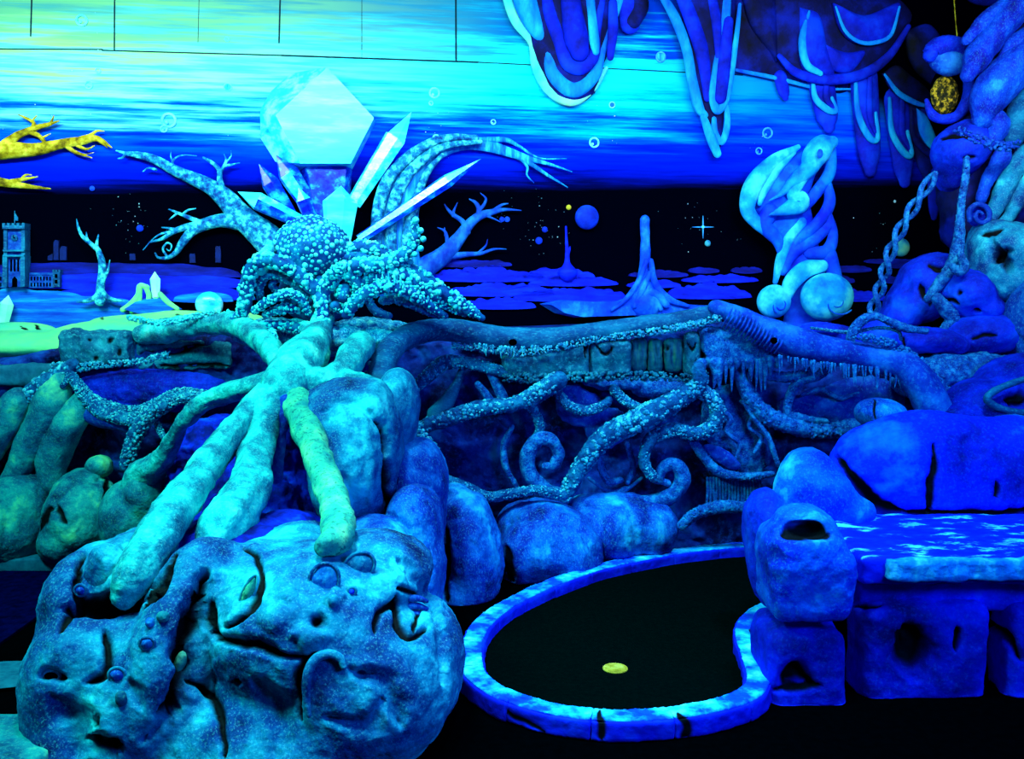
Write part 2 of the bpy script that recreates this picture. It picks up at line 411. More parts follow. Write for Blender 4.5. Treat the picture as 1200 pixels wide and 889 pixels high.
TREE_GOLD = paint('gold_branch_paint', [(90, 70, 0), (165, 140, 10), (215, 200, 60)], scale=16, bump=0.6, bscale=60, contrast=0.14)
GOLD_DARK = paint('dark_olive_crack_paint', [(40, 35, 0), (75, 65, 0)], scale=10)
ISLAND = paint('blue_island_paint', [(0, 14, 160), (0, 26, 220), (0, 45, 245)], scale=5, stretch=(1, 1, 5), bump=0.2)
ISLAND_DIM = paint('dim_blue_island_paint', [(0, 6, 80), (0, 12, 125), (0, 24, 165)], scale=5, stretch=(1, 1, 5), bump=0.2)
ISLAND_CYAN = paint('cyan_blue_ridge_paint', [(0, 45, 175), (0, 95, 205), (20, 165, 225)], scale=3, stretch=(0.8, 0.8, 8), bump=0.3)
PILLAR_BLUE = paint('blue_pillar_paint', [(0, 35, 190), (0, 75, 225), (30, 150, 245)], scale=7, bump=0.3)
STAL_BLUE = paint('blue_stalactite_paint', [(0, 8, 110), (0, 24, 190), (0, 60, 232)], scale=4, bump=0.3, contrast=0.16)
STAL_EDGE = paint('cyan_stalactite_paint', [(0, 60, 215), (0, 130, 225), (30, 195, 235)], scale=6, stretch=(1, 1, 0.5), bump=0.2)
STAL_LIME = paint('lime_rim_paint', [(20, 190, 230), (90, 215, 190), (140, 225, 150)], scale=4, bump=0.1)
STAL_DIM = paint('dim_blue_stalactite_paint', [(0, 1, 16), (0, 6, 75), (0, 22, 150)], scale=4, bump=0.3, contrast=0.16)
HARE_PALE = paint('pale_cyan_column_paint', [(0, 90, 225), (10, 160, 238), (70, 230, 250)], scale=5, bump=0.15, contrast=0.15)
HARE_BLUE = paint('blue_column_paint', [(0, 25, 200), (0, 75, 225), (0, 140, 240)], scale=5, bump=0.15)
BLACK = paint('black_paint', [(0, 0, 1), (0, 1, 5)], scale=5, bump=0.1, rough=1.0, spec=0.0)
FELT = paint('black_felt', [(0, 5, 6), (0, 7, 7), (1, 9, 9)], scale=60, bump=0.4, bscale=300, rough=1.0, spec=0.0)
FLOOR_M = paint('black_carpet', [(0, 1, 2), (0, 2, 4)], scale=30, bump=0.3, bscale=200, rough=1.0, spec=0.0)
NAVY = paint('navy_carpet', [(0, 2, 30), (0, 6, 62)], scale=25, bump=0.4, bscale=200, rough=1.0, spec=0.0)
KERB = paint('blue_kerb_paint', [(0, 24, 205), (0, 34, 235), (10, 110, 250), (100, 240, 255)], scale=4.2, bump=0.5, bscale=30, contrast=0.17, detail=12)
KERB_DEEP = paint('ultramarine_kerb_paint', [(0, 18, 195), (0, 28, 230), (0, 60, 240)], scale=6, bump=0.3)
SLATE = paint('slate_blue_kerb_paint', [(0, 70, 105), (20, 110, 140)], scale=20, bump=0.3)
YELLOW = paint('yellow_cup_paint', [(150, 110, 20), (200, 150, 40), (225, 180, 80)], scale=25, bump=0.2)
PLANET_BLUE = paint('blue_planet_paint', [(0, 24, 140), (0, 45, 200), (20, 85, 235)], scale=9, bump=0.0)
PLANET_TEAL = paint('teal_planet_paint', [(0, 90, 170), (60, 170, 180), (120, 200, 150)], scale=8, bump=0.0)
PLANET_YELLOW = paint('yellow_planet_paint', [(140, 130, 20), (220, 210, 60)], scale=20, bump=0.0)
BUBBLE = paint('pale_bubble_paint', [(60, 225, 240), (130, 245, 250)], scale=20, bump=0.0)
BUBBLE_BLUE = paint('blue_bubble_paint', [(0, 110, 235), (70, 190, 250)], scale=20, bump=0.0)
SEAM = paint('dark_seam', [(0, 30, 45), (0, 45, 60)], scale=20, bump=0.0)
MOSS_GOLD = paint('gold_flecked_crust', [(10, 14, 4), (60, 52, 6), (190, 150, 30)], scale=42, bump=1.0, bscale=60, contrast=0.12, detail=3)
FOLD_ROCK = paint('streaked_blue_fold_paint', [(0, 4, 80), (0, 22, 160), (0, 70, 205), (30, 150, 230)], scale=6, stretch=(1, 1, .7), speck=(60, 180, 240), speck_amt=0.2, speck_scale=140, bump=0.9, bscale=35, contrast=0.2)
EDGE_PALE = paint('chipped_seat_edge_paint', [(0, 60, 190), (10, 140, 225), (100, 240, 250)], scale=9, stretch=(1, 1, .4), bump=0.9, bscale=30)
KERB_TOP = paint('lit_worn_kerb_top_paint', [(0, 36, 225), (0, 70, 240), (30, 190, 255), (130, 250, 255)], scale=7, bump=0.6, bscale=30, contrast=0.2, detail=12)  # worn cyan patches, painted brighter than the sides to imitate overhead light
STONE_FACE = paint('castle_stone_paint', [(0, 30, 130), (0, 60, 160), (20, 110, 185)], scale=30, bump=0.4)
STONE_DIM = paint('far_tower_paint', [(0, 14, 70), (0, 28, 105)], scale=20, bump=0.2)
STAR_M = paint('pale_star_paint', [(120, 190, 220), (190, 220, 225)], scale=9, bump=0.0)

def mural_material():
    m = bpy.data.materials.new('mural_paint'); m.use_nodes = True; nt = m.node_tree; N = nt.nodes; L = nt.links
    b = N['Principled BSDF']; b.inputs['Roughness'].default_value = 1.0; b.inputs['Specular IOR Level'].default_value = 0.0
    g = N.new('ShaderNodeNewGeometry'); sp = N.new('ShaderNodeSeparateXYZ'); L.new(g.outputs['Position'], sp.inputs[0])
    def noise(scale, st, det=6):
        mp = N.new('ShaderNodeMapping'); mp.inputs['Scale'].default_value = st; L.new(g.outputs['Position'], mp.inputs['Vector'])
        n = N.new('ShaderNodeTexNoise'); n.inputs['Scale'].default_value = scale; n.inputs['Detail'].default_value = det; n.inputs['Roughness'].default_value = 0.6
        L.new(mp.outputs['Vector'], n.inputs['Vector']); return n.outputs['Fac']
    def mth(op, a, b_=None, c=None):
        q = N.new('ShaderNodeMath'); q.operation = op
        for i, v in enumerate((a, b_, c)):
            if v is None: continue
            if isinstance(v, (int, float)): q.inputs[i].default_value = v
            else: L.new(v, q.inputs[i])
        return q.outputs[0]
    def mapr(v, a, b_, c=0.0, d=1.0, smooth=True):
        q = N.new('ShaderNodeMapRange'); q.interpolation_type = 'SMOOTHSTEP' if smooth else 'LINEAR'
        L.new(v, q.inputs['Value']); q.inputs['From Min'].default_value = a; q.inputs['From Max'].default_value = b_; q.inputs['To Min'].default_value = c; q.inputs['To Max'].default_value = d
        return q.outputs['Result']
    def mix(f, a, b_):
        q = N.new('ShaderNodeMix'); q.data_type = 'RGBA'
        if isinstance(f, float): q.inputs['Factor'].default_value = f
        else: L.new(f, q.inputs['Factor'])
        for s, v in (('A', a), ('B', b_)):
            if isinstance(v, tuple): q.inputs[s].default_value = v
            else: L.new(v, q.inputs[s])
        return q.outputs['Result']
    X, Z = sp.outputs['X'], sp.outputs['Z']
    # brush strokes: long and flat
    s1 = noise(1.0, (0.8, 0.8, 9.0)); s2 = noise(2.2, (0.7, 0.7, 16.0)); s3 = noise(5.0, (0.5, 0.5, 14.0), 3)
    st = mth('ADD', mth('MULTIPLY', mth('SUBTRACT', s1, 0.5), 1.0), mth('MULTIPLY', mth('SUBTRACT', s2, 0.5), 0.9))
    st = mth('ADD', st, mth('MULTIPLY', mth('SUBTRACT', s3, 0.5), 0.3))
    amp = mapr(Z, 2.12, 2.5, 0.12, 0.8)
    v = mth('ADD', mth('MULTIPLY_ADD', X, -0.02, Z), mth('MULTIPLY', st, amp))
    t = mapr(v, 1.0, 3.5, 0, 1, False)
    r = N.new('ShaderNodeValToRGB'); e = r.color_ramp.elements
    stops = [(1.00, (0, 1, 8)), (1.55, (0, 1, 10)), (2.06, (0, 1, 8)), (2.10, (0, 4, 60)), (2.15, (0, 14, 160)), (2.28, (0, 30, 225)), (2.40, (0, 75, 238)), (2.52, (0, 140, 238)), (2.64, (0, 190, 245)), (2.76, (15, 218, 248)), (2.92, (20, 210, 225)), (3.0, (8, 165, 195)), (3.12, (0, 125, 170)), (3.3, (0, 110, 160))]
    e[0].position = 0; e[0].color = lin(stops[0][1]); e[1].position = (stops[-1][0] - 1) / 2.5; e[1].color = lin(stops[-1][1])
    for z, c in stops[1:-1]: q = e.new((z - 1) / 2.5); q.color = lin(c)
    L.new(t, r.inputs['Fac']); col = r.outputs['Color']
    # yellow-green tint towards the yellow branches, deeper blue towards the cave
    gr = mth('MULTIPLY', mapr(X, 0.2, -2.7), mapr(v, 2.4, 2.85)); gr = mth('MULTIPLY', gr, mapr(s2, 0.36, 0.62, 0.35, 1.0))
    col = mix(mth('MULTIPLY', gr, 0.95), col, lin((150, 215, 110)))
    top = mth('MULTIPLY', mapr(X, -0.6, -3.2), mapr(v, 2.9, 3.15)); col = mix(mth('MULTIPLY', top, 0.6), col, lin((20, 120, 130)))
    bl = mth('MULTIPLY', mapr(X, 0.5, 1.9), mapr(v, 2.15, 2.5)); col = mix(mth('MULTIPLY', bl, 0.72), col, lin((0, 42, 215)))
    bt = mth('MULTIPLY', mapr(X, -0.4, 0.5), mapr(v, 2.92, 3.12)); col = mix(mth('MULTIPLY', bt, 0.8), col, lin((0, 25, 190)))
    # the black cave roof, its edge running down towards the corner
    cv = mth('ADD', mth('MULTIPLY_ADD', X, 0.62, Z), mth('MULTIPLY', mth('SUBTRACT', noise(2.0, (1, 1, 1)), 0.5), 0.25))
    cave = mth('MULTIPLY', mapr(cv, 4.12, 4.3), mapr(X, 1.05, 1.4)); col = mix(cave, col, lin((0, 0, 6)))
    L.new(col, b.inputs['Base Color'])
    return m
MURAL = mural_material()

# ================================================================== CAMERA, LIGHT
cam = bpy.data.cameras.new('camera'); cam.sensor_fit = 'HORIZONTAL'; cam.sensor_width = 36.0; cam.lens = 36.0 * F / 1200.0; cam.clip_start = 0.05
co = bpy.data.objects.new('camera', cam); C.objects.link(co); co.location = (0, 0, CAM_H); co.rotation_euler = (math.radians(90) - PITCH, 0, 0)
bpy.context.scene.camera = co
sc = bpy.context.scene
sc.view_settings.view_transform = 'Standard'; sc.view_settings.look = 'None'; sc.view_settings.gamma = 1.0; sc.view_settings.exposure = 0.0; sc.view_settings.use_curve_mapping = False
w = bpy.data.worlds.new('dark_hall'); sc.world = w; w.use_nodes = True
w.node_tree.nodes['Background'].inputs[0].default_value = (0.15, 0.5, 1.0, 1); w.node_tree.nodes['Background'].inputs[1].default_value = 0.035
def area(name, loc, aim, size, size_y, power, col):
    l = bpy.data.lights.new(name, 'AREA'); l.shape = 'RECTANGLE'; l.size = size; l.size_y = size_y; l.energy = power; l.color = col
    o = bpy.data.objects.new(name, l); C.objects.link(o); o.location = loc
    from mathutils import Vector
    o.rotation_euler = (Vector(aim) - Vector(loc)).to_track_quat('-Z', 'Y').to_euler(); return o
def spot(name, loc, aim, power, deg, blend, col, size=.25):
    l = bpy.data.lights.new(name, 'SPOT'); l.energy = power; l.spot_size = math.radians(deg); l.spot_blend = blend; l.color = col; l.shadow_soft_size = size
    o = bpy.data.objects.new(name, l); C.objects.link(o); o.location = loc
    from mathutils import Vector
    o.rotation_euler = (Vector(aim) - Vector(loc)).to_track_quat('-Z', 'Y').to_euler(); return o
ml = area('black_light_tube_over_mural', (-0.3, 3.9, 3.0), (-0.3, 6.5, 2.15), 6.5, 0.3, 116, (0.75, 0.97, 1.0)); ml.data.spread = math.radians(100)
spot('lamp_over_octopus', (-1.1, 3.3, 4.6), (-0.75, 3.9, 0.9), 600, 58, .8, (0.35, 1.0, 0.9))
spot('lamp_over_outcrop', (-0.6, 2.2, 3.8), (-0.3, 2.95, 0.4), 400, 42, .9, (0.25, 0.85, 1.0))
spot('lamp_over_bench', (1.5, 2.9, 4.2), (1.6, 3.8, 0.5), 700, 62, .9, (0.15, 0.6, 1.0))
spot('lamp_over_green', (0.5, 2.6, 4.2), (0.45, 3.2, 0.0), 420, 40, .9, (0.3, 0.85, 1.0))
spot('added_planter_light', (0.7, 3.5, 3.9), (0.6, 5.25, 0.8), 330, 60, .9, (0.15, 0.65, 1.0))  # extra unseen light, added so the wall and vines get grazing light
area('blue_flood_lamp', (2.9, 0.9, 2.2), (0.2, 3.7, 0.5), 1.2, 0.6, 120, (0.0, 0.22, 1.0))
area('teal_flood_lamp', (-2.4, 2.4, 3.4), (-1.7, 4.6, 0.6), 1.0, 0.5, 190, (0.04, 0.8, 0.7))
# ================================================================== SHELL
def quad_grid(fn, us, vs):
    U, V_ = np.meshgrid(us, vs, indexing='ij'); p = fn(U.ravel(), V_.ravel()); n, m = len(us), len(vs)
    i = np.arange(n - 1)[:, None] * m; j = np.arange(m - 1)[None]
    return p, [np.stack([i + j, i + j + 1, i + m + j + 1, i + m + j], -1).reshape(-1, 4)]
# floor
struct(to_obj('floor', box((-6, -1, -0.1), (6, 9, 0.0)), FLOOR_M, smooth=False))
# painted back wall (5 cm thick)
a, b_ = np.array([-6, WY - 6 * WS, 0]), np.array([6, WY + 6 * WS, 0])
ol = [a, b_, b_ + UZ * 4.4, a + UZ * 4.4]
struct(to_obj('wall_back', prism([q - WN * .06 for q in ol], WN * 0.06), MURAL, smooth=False))
# panel seams
def seam(i, x0, y0, x1, y1, wpx):
    p, q = M(x0, y0, 0.001), M(x1, y1, 0.001); r = wpx * mscale(x0, y0) / 2
    struct(to_obj('trim_%d' % i, tube([p, (p + q) / 2, q], [r, r, r], seg=6, step=0.2), SEAM, smooth=False))
# the sheets' long joint bows slightly; four lengths
for i, s in enumerate([(-60, 57, 120, 58, 1.6), (120, 59, 330, 65, 1.6), (330, 65, 560, 73, 2.0), (560, 73, 870, 88, 1.3),
                       (38, -30, 36, 42, 1.8), (134.5, -30, 134, 59, 1.6), (234, -30, 232, 50, 0.6), (329, -30, 327, 50, 1.8), (424, -30, 424, 69, 0.6), (534, -30, 534.5, 71, 2.0)]):
    seam(i + 1, *s)
# planter wall: face, rounded lip and a shelf running back to the mural
tx = np.array([-260, -120, 0, 70, 160, 260, 380, 470, 560, 700, 830, 900, 1000, 1100, 1300, 1500]); ty = np.array([426, 424, 421, 408, 396, 390, 390, 396, 397, 393, 378, 390, 400, 412, 424, 430])
PWY = 5.28
def planter(u, v):
    top = np.array([P(x, y, PWY)[2] for x, y in zip(tx, ty)]); xs = np.array([P(x, y, PWY)[0] for x, y in zip(tx, ty)])
    zt = np.interp(u, xs, top)
    z = np.where(v < 1, v * (zt - 0.04), np.where(v < 2, zt - 0.04 + (v - 1) * 0.04, zt))
    back = (WY + WS * u) - 0.004
    y = np.where(v < 1, PWY, np.where(v < 2, PWY + 0.05 * (v - 1) ** 2, PWY + 0.05 + (v - 2) * (back - PWY - 0.05)))
    p = np.stack([u, y, z], -1)
    d = np.where(v < 1.6, 1, np.clip(3 - v, 0, 1)) * (fbm(np.stack([u * 3, z * 3, y], -1), 5, 3) * 0.09 + np.abs(fbm(np.stack([u * 9, z * 9, y], -1), 3, 8)) * 0.05)
    p[:, 1] -= np.where(v < 1.6, d, 0) ; p[:, 2] += np.where(v >= 1.6, d * 0.25, 0)
    return p
pl = quad_grid(planter, np.linspace(-4.6, 4.6, 760), np.concatenate([np.linspace(0, 1, 120), np.linspace(1.1, 2, 8), np.linspace(2.1, 3, 12)]))
struct(to_obj('wall_planter', pl, WALL_DARK))
# ================================================================== THE PAINTED WALL'S FIGURES, in relief on the wall
def plate(outline_px, thick, off=0.002, shrink=0.96):
    return prism([M(x, y, off) for x, y in outline_px], WN * thick, shrink)
def dome(px, py, rx, ry=None, depth=0.5, sub=4, off=0.0):
    s = mscale(px, py); rx *= s; ry = (ry * s if ry else rx); v, f = ICO[sub]
    d = rx * depth
    return M(px, py, d + 0.002 + off) + v[:, :1] * rx * WT + v[:, 1:2] * d * WN + v[:, 2:] * ry * UZ, [f]
def ring(px, py, r, t, n=28, off=0.0):
    s = mscale(px, py); th = np.linspace(0, 2 * np.pi, n, endpoint=False); ph = np.linspace(0, 2 * np.pi, 8, endpoint=False)
    A, B = np.meshgrid(th, ph, indexing='ij'); R = (r + t * np.cos(B)) * s
    V = M(px, py, t * s * 0.7 + 0.002 + off) + (R * np.cos(A))[..., None] * WT + (R * np.sin(A))[..., None] * UZ + (t * s * 0.6 * np.sin(B))[..., None] * WN
    m = 8; i = np.arange(n)[:, None]; j = np.arange(m)[None]
    f = np.stack([i * m + j, ((i + 1) % n) * m + j, ((i + 1) % n) * m + (j + 1) % m, i * m + (j + 1) % m], -1).reshape(-1, 4)
    return V.reshape(-1, 3), [f[:, ::-1].copy()]
# ---- far moonscape ridges on the plain beside the clock tower
def ridge(name, x0, x1, ytop, ybot, wav, off, thick, mat, label, seed, group=None):
    rng = np.random.RandomState(seed); xs = np.linspace(x0, x1, 60)
    n = fbm(np.stack([xs / 22.0, xs * 0 + seed, xs * 0], -1), 3, seed)
    edge = np.sin(np.linspace(0, np.pi, 60)) ** 0.35
    yt = ybot + (ytop - ybot + n * wav) * edge
    o = to_obj(name, plate([(x, y) for x, y in zip(xs, yt)] + [(x1, ybot + 1), ((x0 + x1) / 2, ybot + 3), (x0, ybot + 1)], thick, off, 0.985), mat, smooth=False)
    return tag(o, label, 'ridge', group)
for i, (x0, x1, yt, yb, wv, mt, lb) in enumerate([
    (-90, 285, 307, 324, 3, ISLAND_DIM, 'dim blue plain strip along the black horizon behind the clock tower'),
    (-90, 300, 320, 336, 3, ISLAND, 'blue plain strip just below the horizon strip, behind the small dead tree'),
    (60, 300, 333, 350, 3, ISLAND, 'blue ridge running behind the crystal rock towards the octopus'),
    (-90, 115, 338, 362, 4, ISLAND_CYAN, 'pale blue hill directly below the clock tower'),
    (20, 175, 346, 372, 4, ISLAND_CYAN, 'blue ridge the small dead tree stands on'),
    (205, 275, 342, 352, 2, ISLAND_CYAN, 'short cyan strip above the pale dome'),
    (-90, 150, 358, 395, 4, ISLAND_CYAN, 'broad striped blue ridge behind the lone crystal')]):
    ridge('moonscape_ridge', x0, x1, yt, yb, wv, 0.002 + 0.012 * i, 0.012, mt, lb, 40 + i, 'ridges of the plain')
# ---- floating islands across the black water
ISL = [
 (508, 600, 305, 311, 3, ISLAND_DIM, 'thin dim island strip under the slanting blue tree, topmost there'),
 (500, 640, 315, 328, 4, ISLAND, 'bumpy blue island strip directly under the slanting blue tree'),
 (520, 650, 333, 345, 4, ISLAND, 'blue island strip, second below the slanting blue tree'),
 (540, 628, 350, 360, 4, ISLAND, 'blue island strip just above the octopus arm tip'),
 (610, 697, 316, 325, 4, ISLAND, 'blue island carrying the thin needle pillar'),
 (619, 724, 325, 333, 4, ISLAND, 'blue island with a hump below the needle pillar'),
 (600, 736, 337, 351, 5, ISLAND, 'long blue island beside the foot of the tall pillar'),
 (736, 806, 318, 323, 4, ISLAND_DIM, 'thin island strip crossing behind the tall pillar'),
 (734, 797, 329, 335, 4, ISLAND, 'thin blue island low behind the tall pillar'),
 (806, 842, 314, 318, 3, ISLAND_DIM, 'small dim island strip below the sparkling star'),
 (798, 888, 323, 329, 3, ISLAND, 'long thin blue island between the tall pillar and the twisted column'),
 (780, 880, 334, 348, 6, ISLAND, 'large humped blue island beside the twisted column'),
 (856, 892, 314, 318, 3, ISLAND_DIM, 'tiny dim island strip touching the twisted column'),
 (972, 1020, 311, 317, 5, ISLAND_DIM, 'thin island with tiny spikes beyond the twisted column'),
 (1012, 1076, 304, 307, 1, ISLAND_DIM, 'hairline strip under the teal planet'),
 (1035, 1078, 308, 312, 1, ISLAND_DIM, 'short strip beside the hanging chain vine'),
 (972, 1000, 325, 330, 2, ISLAND_DIM, 'stub of an island against the side of the twisted column'),
 (1030, 1070, 325, 330, 2, ISLAND_DIM, 'short low strip between chain vine and cave rocks'),
 (968, 1038, 340, 351, 6, ISLAND, 'humped island at the foot of the chain vine')]
for i, (x0, x1, yt, yb, wv, mt, lb) in enumerate(ISL):
    xs = np.linspace(x0, x1, 50); n = np.abs(fbm(np.stack([xs / 13.0, xs * 0 + i, xs * 0], -1), 3, 90 + i))
    sh = np.sin(np.linspace(0, np.pi, 50)) ** 0.5
    top = yb - 1 - (yb - yt) * (0.8 * sh + 0.9 * n * sh) ; bot = yb + 2.5 * sh
    tag(to_obj('floating_island', plate(list(zip(xs, top)) + list(zip(xs[::-1], bot[::-1])), 0.022, 0.002, 0.985), mt, smooth=False), lb, 'island', 'floating islands on the black water')
# ---- pillars
pil = thing('rock_pillar', M(753, 364), 'tall blue rock pillar with a rounded tip on a flared, folded foot', 'pillar')
to_obj('shaft', displace(mtube([(753, 352, 22), (753, 338, 15), (753, 320, 9), (753, 305, 6.5), (753, 285, 5.5), (752.5, 268, 6), (752.5, 259, 6)], 0.6, 0.06, seg=20), 0.006, 12), PILLAR_BLUE, pil)
for q in ([(752, 306, 3), (742, 330, 3), (728, 350, 3), (712, 362, 2)], [(757, 306, 3), (762, 332, 4), (778, 350, 4), (800, 358, 2)], [(756, 320, 3), (748, 338, 3.5), (738, 358, 3)], [(757, 342, 5), (766, 346, 5), (775, 357, 4)], [(755, 352, 4), (760, 350, 4), (768, 361, 3)]):
    to_obj('fold', mtube(q, 0.8, 0.11, seg=12), PILLAR_BLUE, pil)
ft = plate([(632, 356), (652, 351), (690, 353), (722, 352), (740, 345), (765, 345), (785, 355), (815, 357), (840, 358), (825, 364), (790, 367), (730, 370), (672, 372), (650, 367)], 0.09, 0.002, 0.9)
to_obj('foot', displace(ft, 0.004, 20), PILLAR_BLUE, pil, smooth=False)
tag(to_obj('needle_pillar', join(mtube([(664, 318, 12), (663.5, 308, 4), (663.5, 296, 2.6), (662.5, 280, 1.6), (662, 266, 1.2)], 0.6, 0.03, seg=10), mtube([(663, 300, 2.4), (666, 293, 1.6), (667, 289, 0.6)], 0.6, 0.03, seg=8)), ISLAND), 'thin dark blue needle pillar standing on a small island', 'pillar')
for (x, yb, h, wd, lb) in [(256, 308, 20, 3.2, 'single dim tower far off near the octopus'), (226, 308, 11, 3.5, 'pair of stubby dim towers far off under the curled branch'), (156, 305, 8, 3.5, 'small dim tower far off beside the dead tree')]:
    t = plate([(x - wd, yb), (x - wd, yb - h * .9), (x - wd * .7, yb - h), (x, yb - h * .97), (x + wd * .8, yb - h), (x + wd, yb - h * .6), (x + wd, yb)], 0.02, 0.002)
    tag(to_obj('far_tower', displace(t, 0.003, 40), STONE_DIM, smooth=False), lb, 'tower', 'far towers')
ft = [plate([(57, 305), (57, 300), (63, 297), (63, 305)], 0.02), plate([(64, 305), (64, 284), (66, 281), (70, 282), (70, 305)], 0.025), plate([(71, 305), (71, 292), (73, 288), (79, 289), (79, 305)], 0.02)]
r = thing('ruined_castle', M(68, 305), 'dim ruined castle silhouette far off, between clock tower and dead tree', 'castle')
for q in ft: to_obj('tower', q, STONE_DIM, r, smooth=False)
# ---- clock tower
ct = thing('clock_tower', M(23, 337), 'blue square clock tower with a flag and two low arcaded wings', 'tower')
def blk(x0, y0, x1, y1, d0, d1): return plate([(x0, y1), (x0, y0), (x1, y0), (x1, y1)], d1 - d0, d0, 1.0)
to_obj('tower_body', blk(13, 268, 34, 336, .002, .09), STONE_FACE, ct, smooth=False)
for x in (13, 33.5): to_obj('corner_pier', join(blk(x - 2, 267, x + 2, 300, .002, .105), blk(x - 2.6, 300, x + 2.6, 336, .002, .115)), BARK_BLUE, ct, smooth=False)
to_obj('parapet', join(blk(10.5, 265, 36, 269, .002, .12), *[blk(x, 262.5, x + 3, 265, .002, .12) for x in (10.5, 16, 21.5, 27, 33)]), BARK_BLUE, ct, smooth=False)
to_obj('cornice', join(blk(11, 293, 35.5, 295, .002, .12), blk(11, 299, 35.5, 301, .002, .12)), BARK_BLUE, ct, smooth=False)
cl = to_obj('clock_face', dome(23, 279, 3.6, depth=0.3, off=0.09), BARK_BLUE, ct)
cl2 = to_obj('clock_hand', join(mtube([(23, 279, .5), (23, 276.5, .4)], 1, .115, seg=6), mtube([(23, 279, .5), (24.6, 279.6, .4)], 1, .115, seg=6)), BLACK, cl)
for x in (19, 23, 27): to_obj('lancet_window', blk(x - 1, 304, x + 1, 318, .09, .093), BLACK, ct, smooth=False)
to_obj('doorway', plate([(20, 336), (20, 327), (23, 323.5), (26, 327), (26, 336)], .003, .091), BLACK, ct, smooth=False)
to_obj('flagpole', mtube([(21, 265, .6), (21, 256, .6), (21, 248, .5)], 1, .06, seg=6), BARK_BLUE, ct)
to_obj('flag', plate([(21.3, 250), (25, 255.5), (25, 259.5), (21.3, 259)], .008, .056), BARK_BLUE, ct, smooth=False)
for x0, x1 in ((-24, 12), (37, 66)):
    wg = to_obj('wing', join(blk(x0, 321, x1, 337, .002, .05), blk(x0, 319.5, x1, 322, .002, .056)), STONE_FACE, ct, smooth=False)
    for x in np.arange(x0 + 3, x1 - 1, 3.6): to_obj('arch_window', join(blk(x - .8, 324, x + .8, 328.5, .05, .053), blk(x - .8, 331, x + .8, 335.5, .05, .053)), BLACK, wg, smooth=False)
et = to_obj('end_turret', join(blk(66, 318, 74, 336, .002, .075), blk(65.5, 316, 67.5, 319, .002, .075), blk(69, 316, 71, 319, .002, .075), blk(72.5, 316, 74.5, 319, .002, .075)), BARK_BLUE, ct, smooth=False)
for y in (321, 327.5): to_obj('turret_window', blk(68.5, y, 71.5, y + 4.5, .075, .078), BLACK, et, smooth=False)
# ---- trees
def tree(name, label, cat, mat, trunk, limbs, off, flat=0.7, seg=14, bark=0.12, twig='branch'):
    t = thing(name, M(trunk[0][0], trunk[0][1]), label, cat)
    to_obj('trunk', mtube(trunk, flat, off, seg=seg, bark=bark, bs=(2.2, 9)), mat, t)
    for l in limbs: to_obj(twig, mtube(l, 0.85, off, seg=10, bark=bark * 0.6, bs=(2, 12)), mat, t)
    return t
tree('bare_tree', 'cyan bare tree leaning over the water with a curled lower bough', 'tree', TREE_CYAN,
 [(342, 312, 24), (318, 284, 19), (300, 268, 15.5), (283, 253, 14), (268, 236, 12), (250, 221, 9), (228, 210, 7.5), (205, 200, 6), (183, 188, 5), (165, 183, 4), (150, 181, 2.2), (139, 178, 0.8)],
 [[(287, 262, 10), (262, 259, 8), (240, 264, 7), (226, 272, 5.5), (216, 284, 4.5), (208, 296, 3), (198, 302, 2.2), (188, 302, 1.4), (184, 297, 1)],
  [(198, 301, 1.6), (193, 292, 1.3), (198, 285, 1.2), (203, 288, 1), (201, 294, .8), (197, 292, .6)],
  [(240, 264, 5), (222, 266, 4), (205, 272, 3), (192, 280, 2), (178, 284, 1)], [(205, 272, 2), (192, 274, 1.3), (182, 280, .8), (170, 293, .6)], [(210, 270, 2.2), (200, 268, 1.4), (192, 267, .7)],
  [(236, 261, 3.4), (222, 255, 2.4), (210, 250, 1.7), (200, 246, .7)], [(216, 252, 1.8), (222, 247, 1.3), (231, 245, .6)], [(210, 250, 1.4), (204, 255, 1), (200, 258, .5)],
  [(262, 226, 5), (259, 212, 3.4), (258, 200, 2.6), (250, 192, 2.2), (240, 186, 1.3)], [(258, 203, 2.4), (265, 196, 1.8), (274, 194, 1.2), (282, 192, .5)], [(260, 202, 1.8), (266, 190, 1.2), (264, 182, .6)], [(266, 192, 1.2), (272, 184, .8), (272, 178, .5)],
  [(206, 199, 2), (204, 192, 1.5), (208, 186, 1.1), (218, 183, .8), (232, 184, .5)], [(204, 191, 1.2), (202, 183, .7), (204, 177, .5)], [(150, 181, 2), (146, 186, 1.4), (141, 187, .8)], [(185, 200, 1.6), (176, 198, 1), (170, 202, .6)]], 0.06)
tree('gold_branch', 'long yellow gnarled branch reaching in from the edge above the clock tower', 'branch', TREE_GOLD,
 [(-60, 180, 13), (-20, 178, 11.5), (12, 177, 10), (45, 176, 7.5), (75, 170, 5.5), (98, 166, 5), (112, 163, 4), (122, 166, 2.6), (133, 174, .8)],
 [[(10, 170, 6), (24, 160, 4.5), (38, 154, 3.8), (48, 150, 3), (60, 147, 2.4), (72, 143, .7)], [(42, 152, 3), (42, 145, 2), (34, 140, 1.5), (25, 136, .6)], [(40, 144, 1.4), (46, 137, .6)], [(62, 147, 2), (66, 137, .6)],
  [(36, 155, 3.2), (48, 160, 2.6), (55, 167, 2.2)], [(52, 163, 1.6), (62, 158, .6)], [(96, 164, 3), (108, 160, 2.2), (116, 155, 1.4), (124, 155, .6)], [(80, 172, 3), (92, 180, 2), (110, 186, .6)], [(92, 179, 1.4), (102, 182, .8), (112, 180, .4)], [(94, 172, 2.4), (104, 176, 1.5), (113, 172, .5)], [(116, 164, 2.4), (124, 170, 1.6), (128, 174, .5)]], 0.05, bark=0.2)
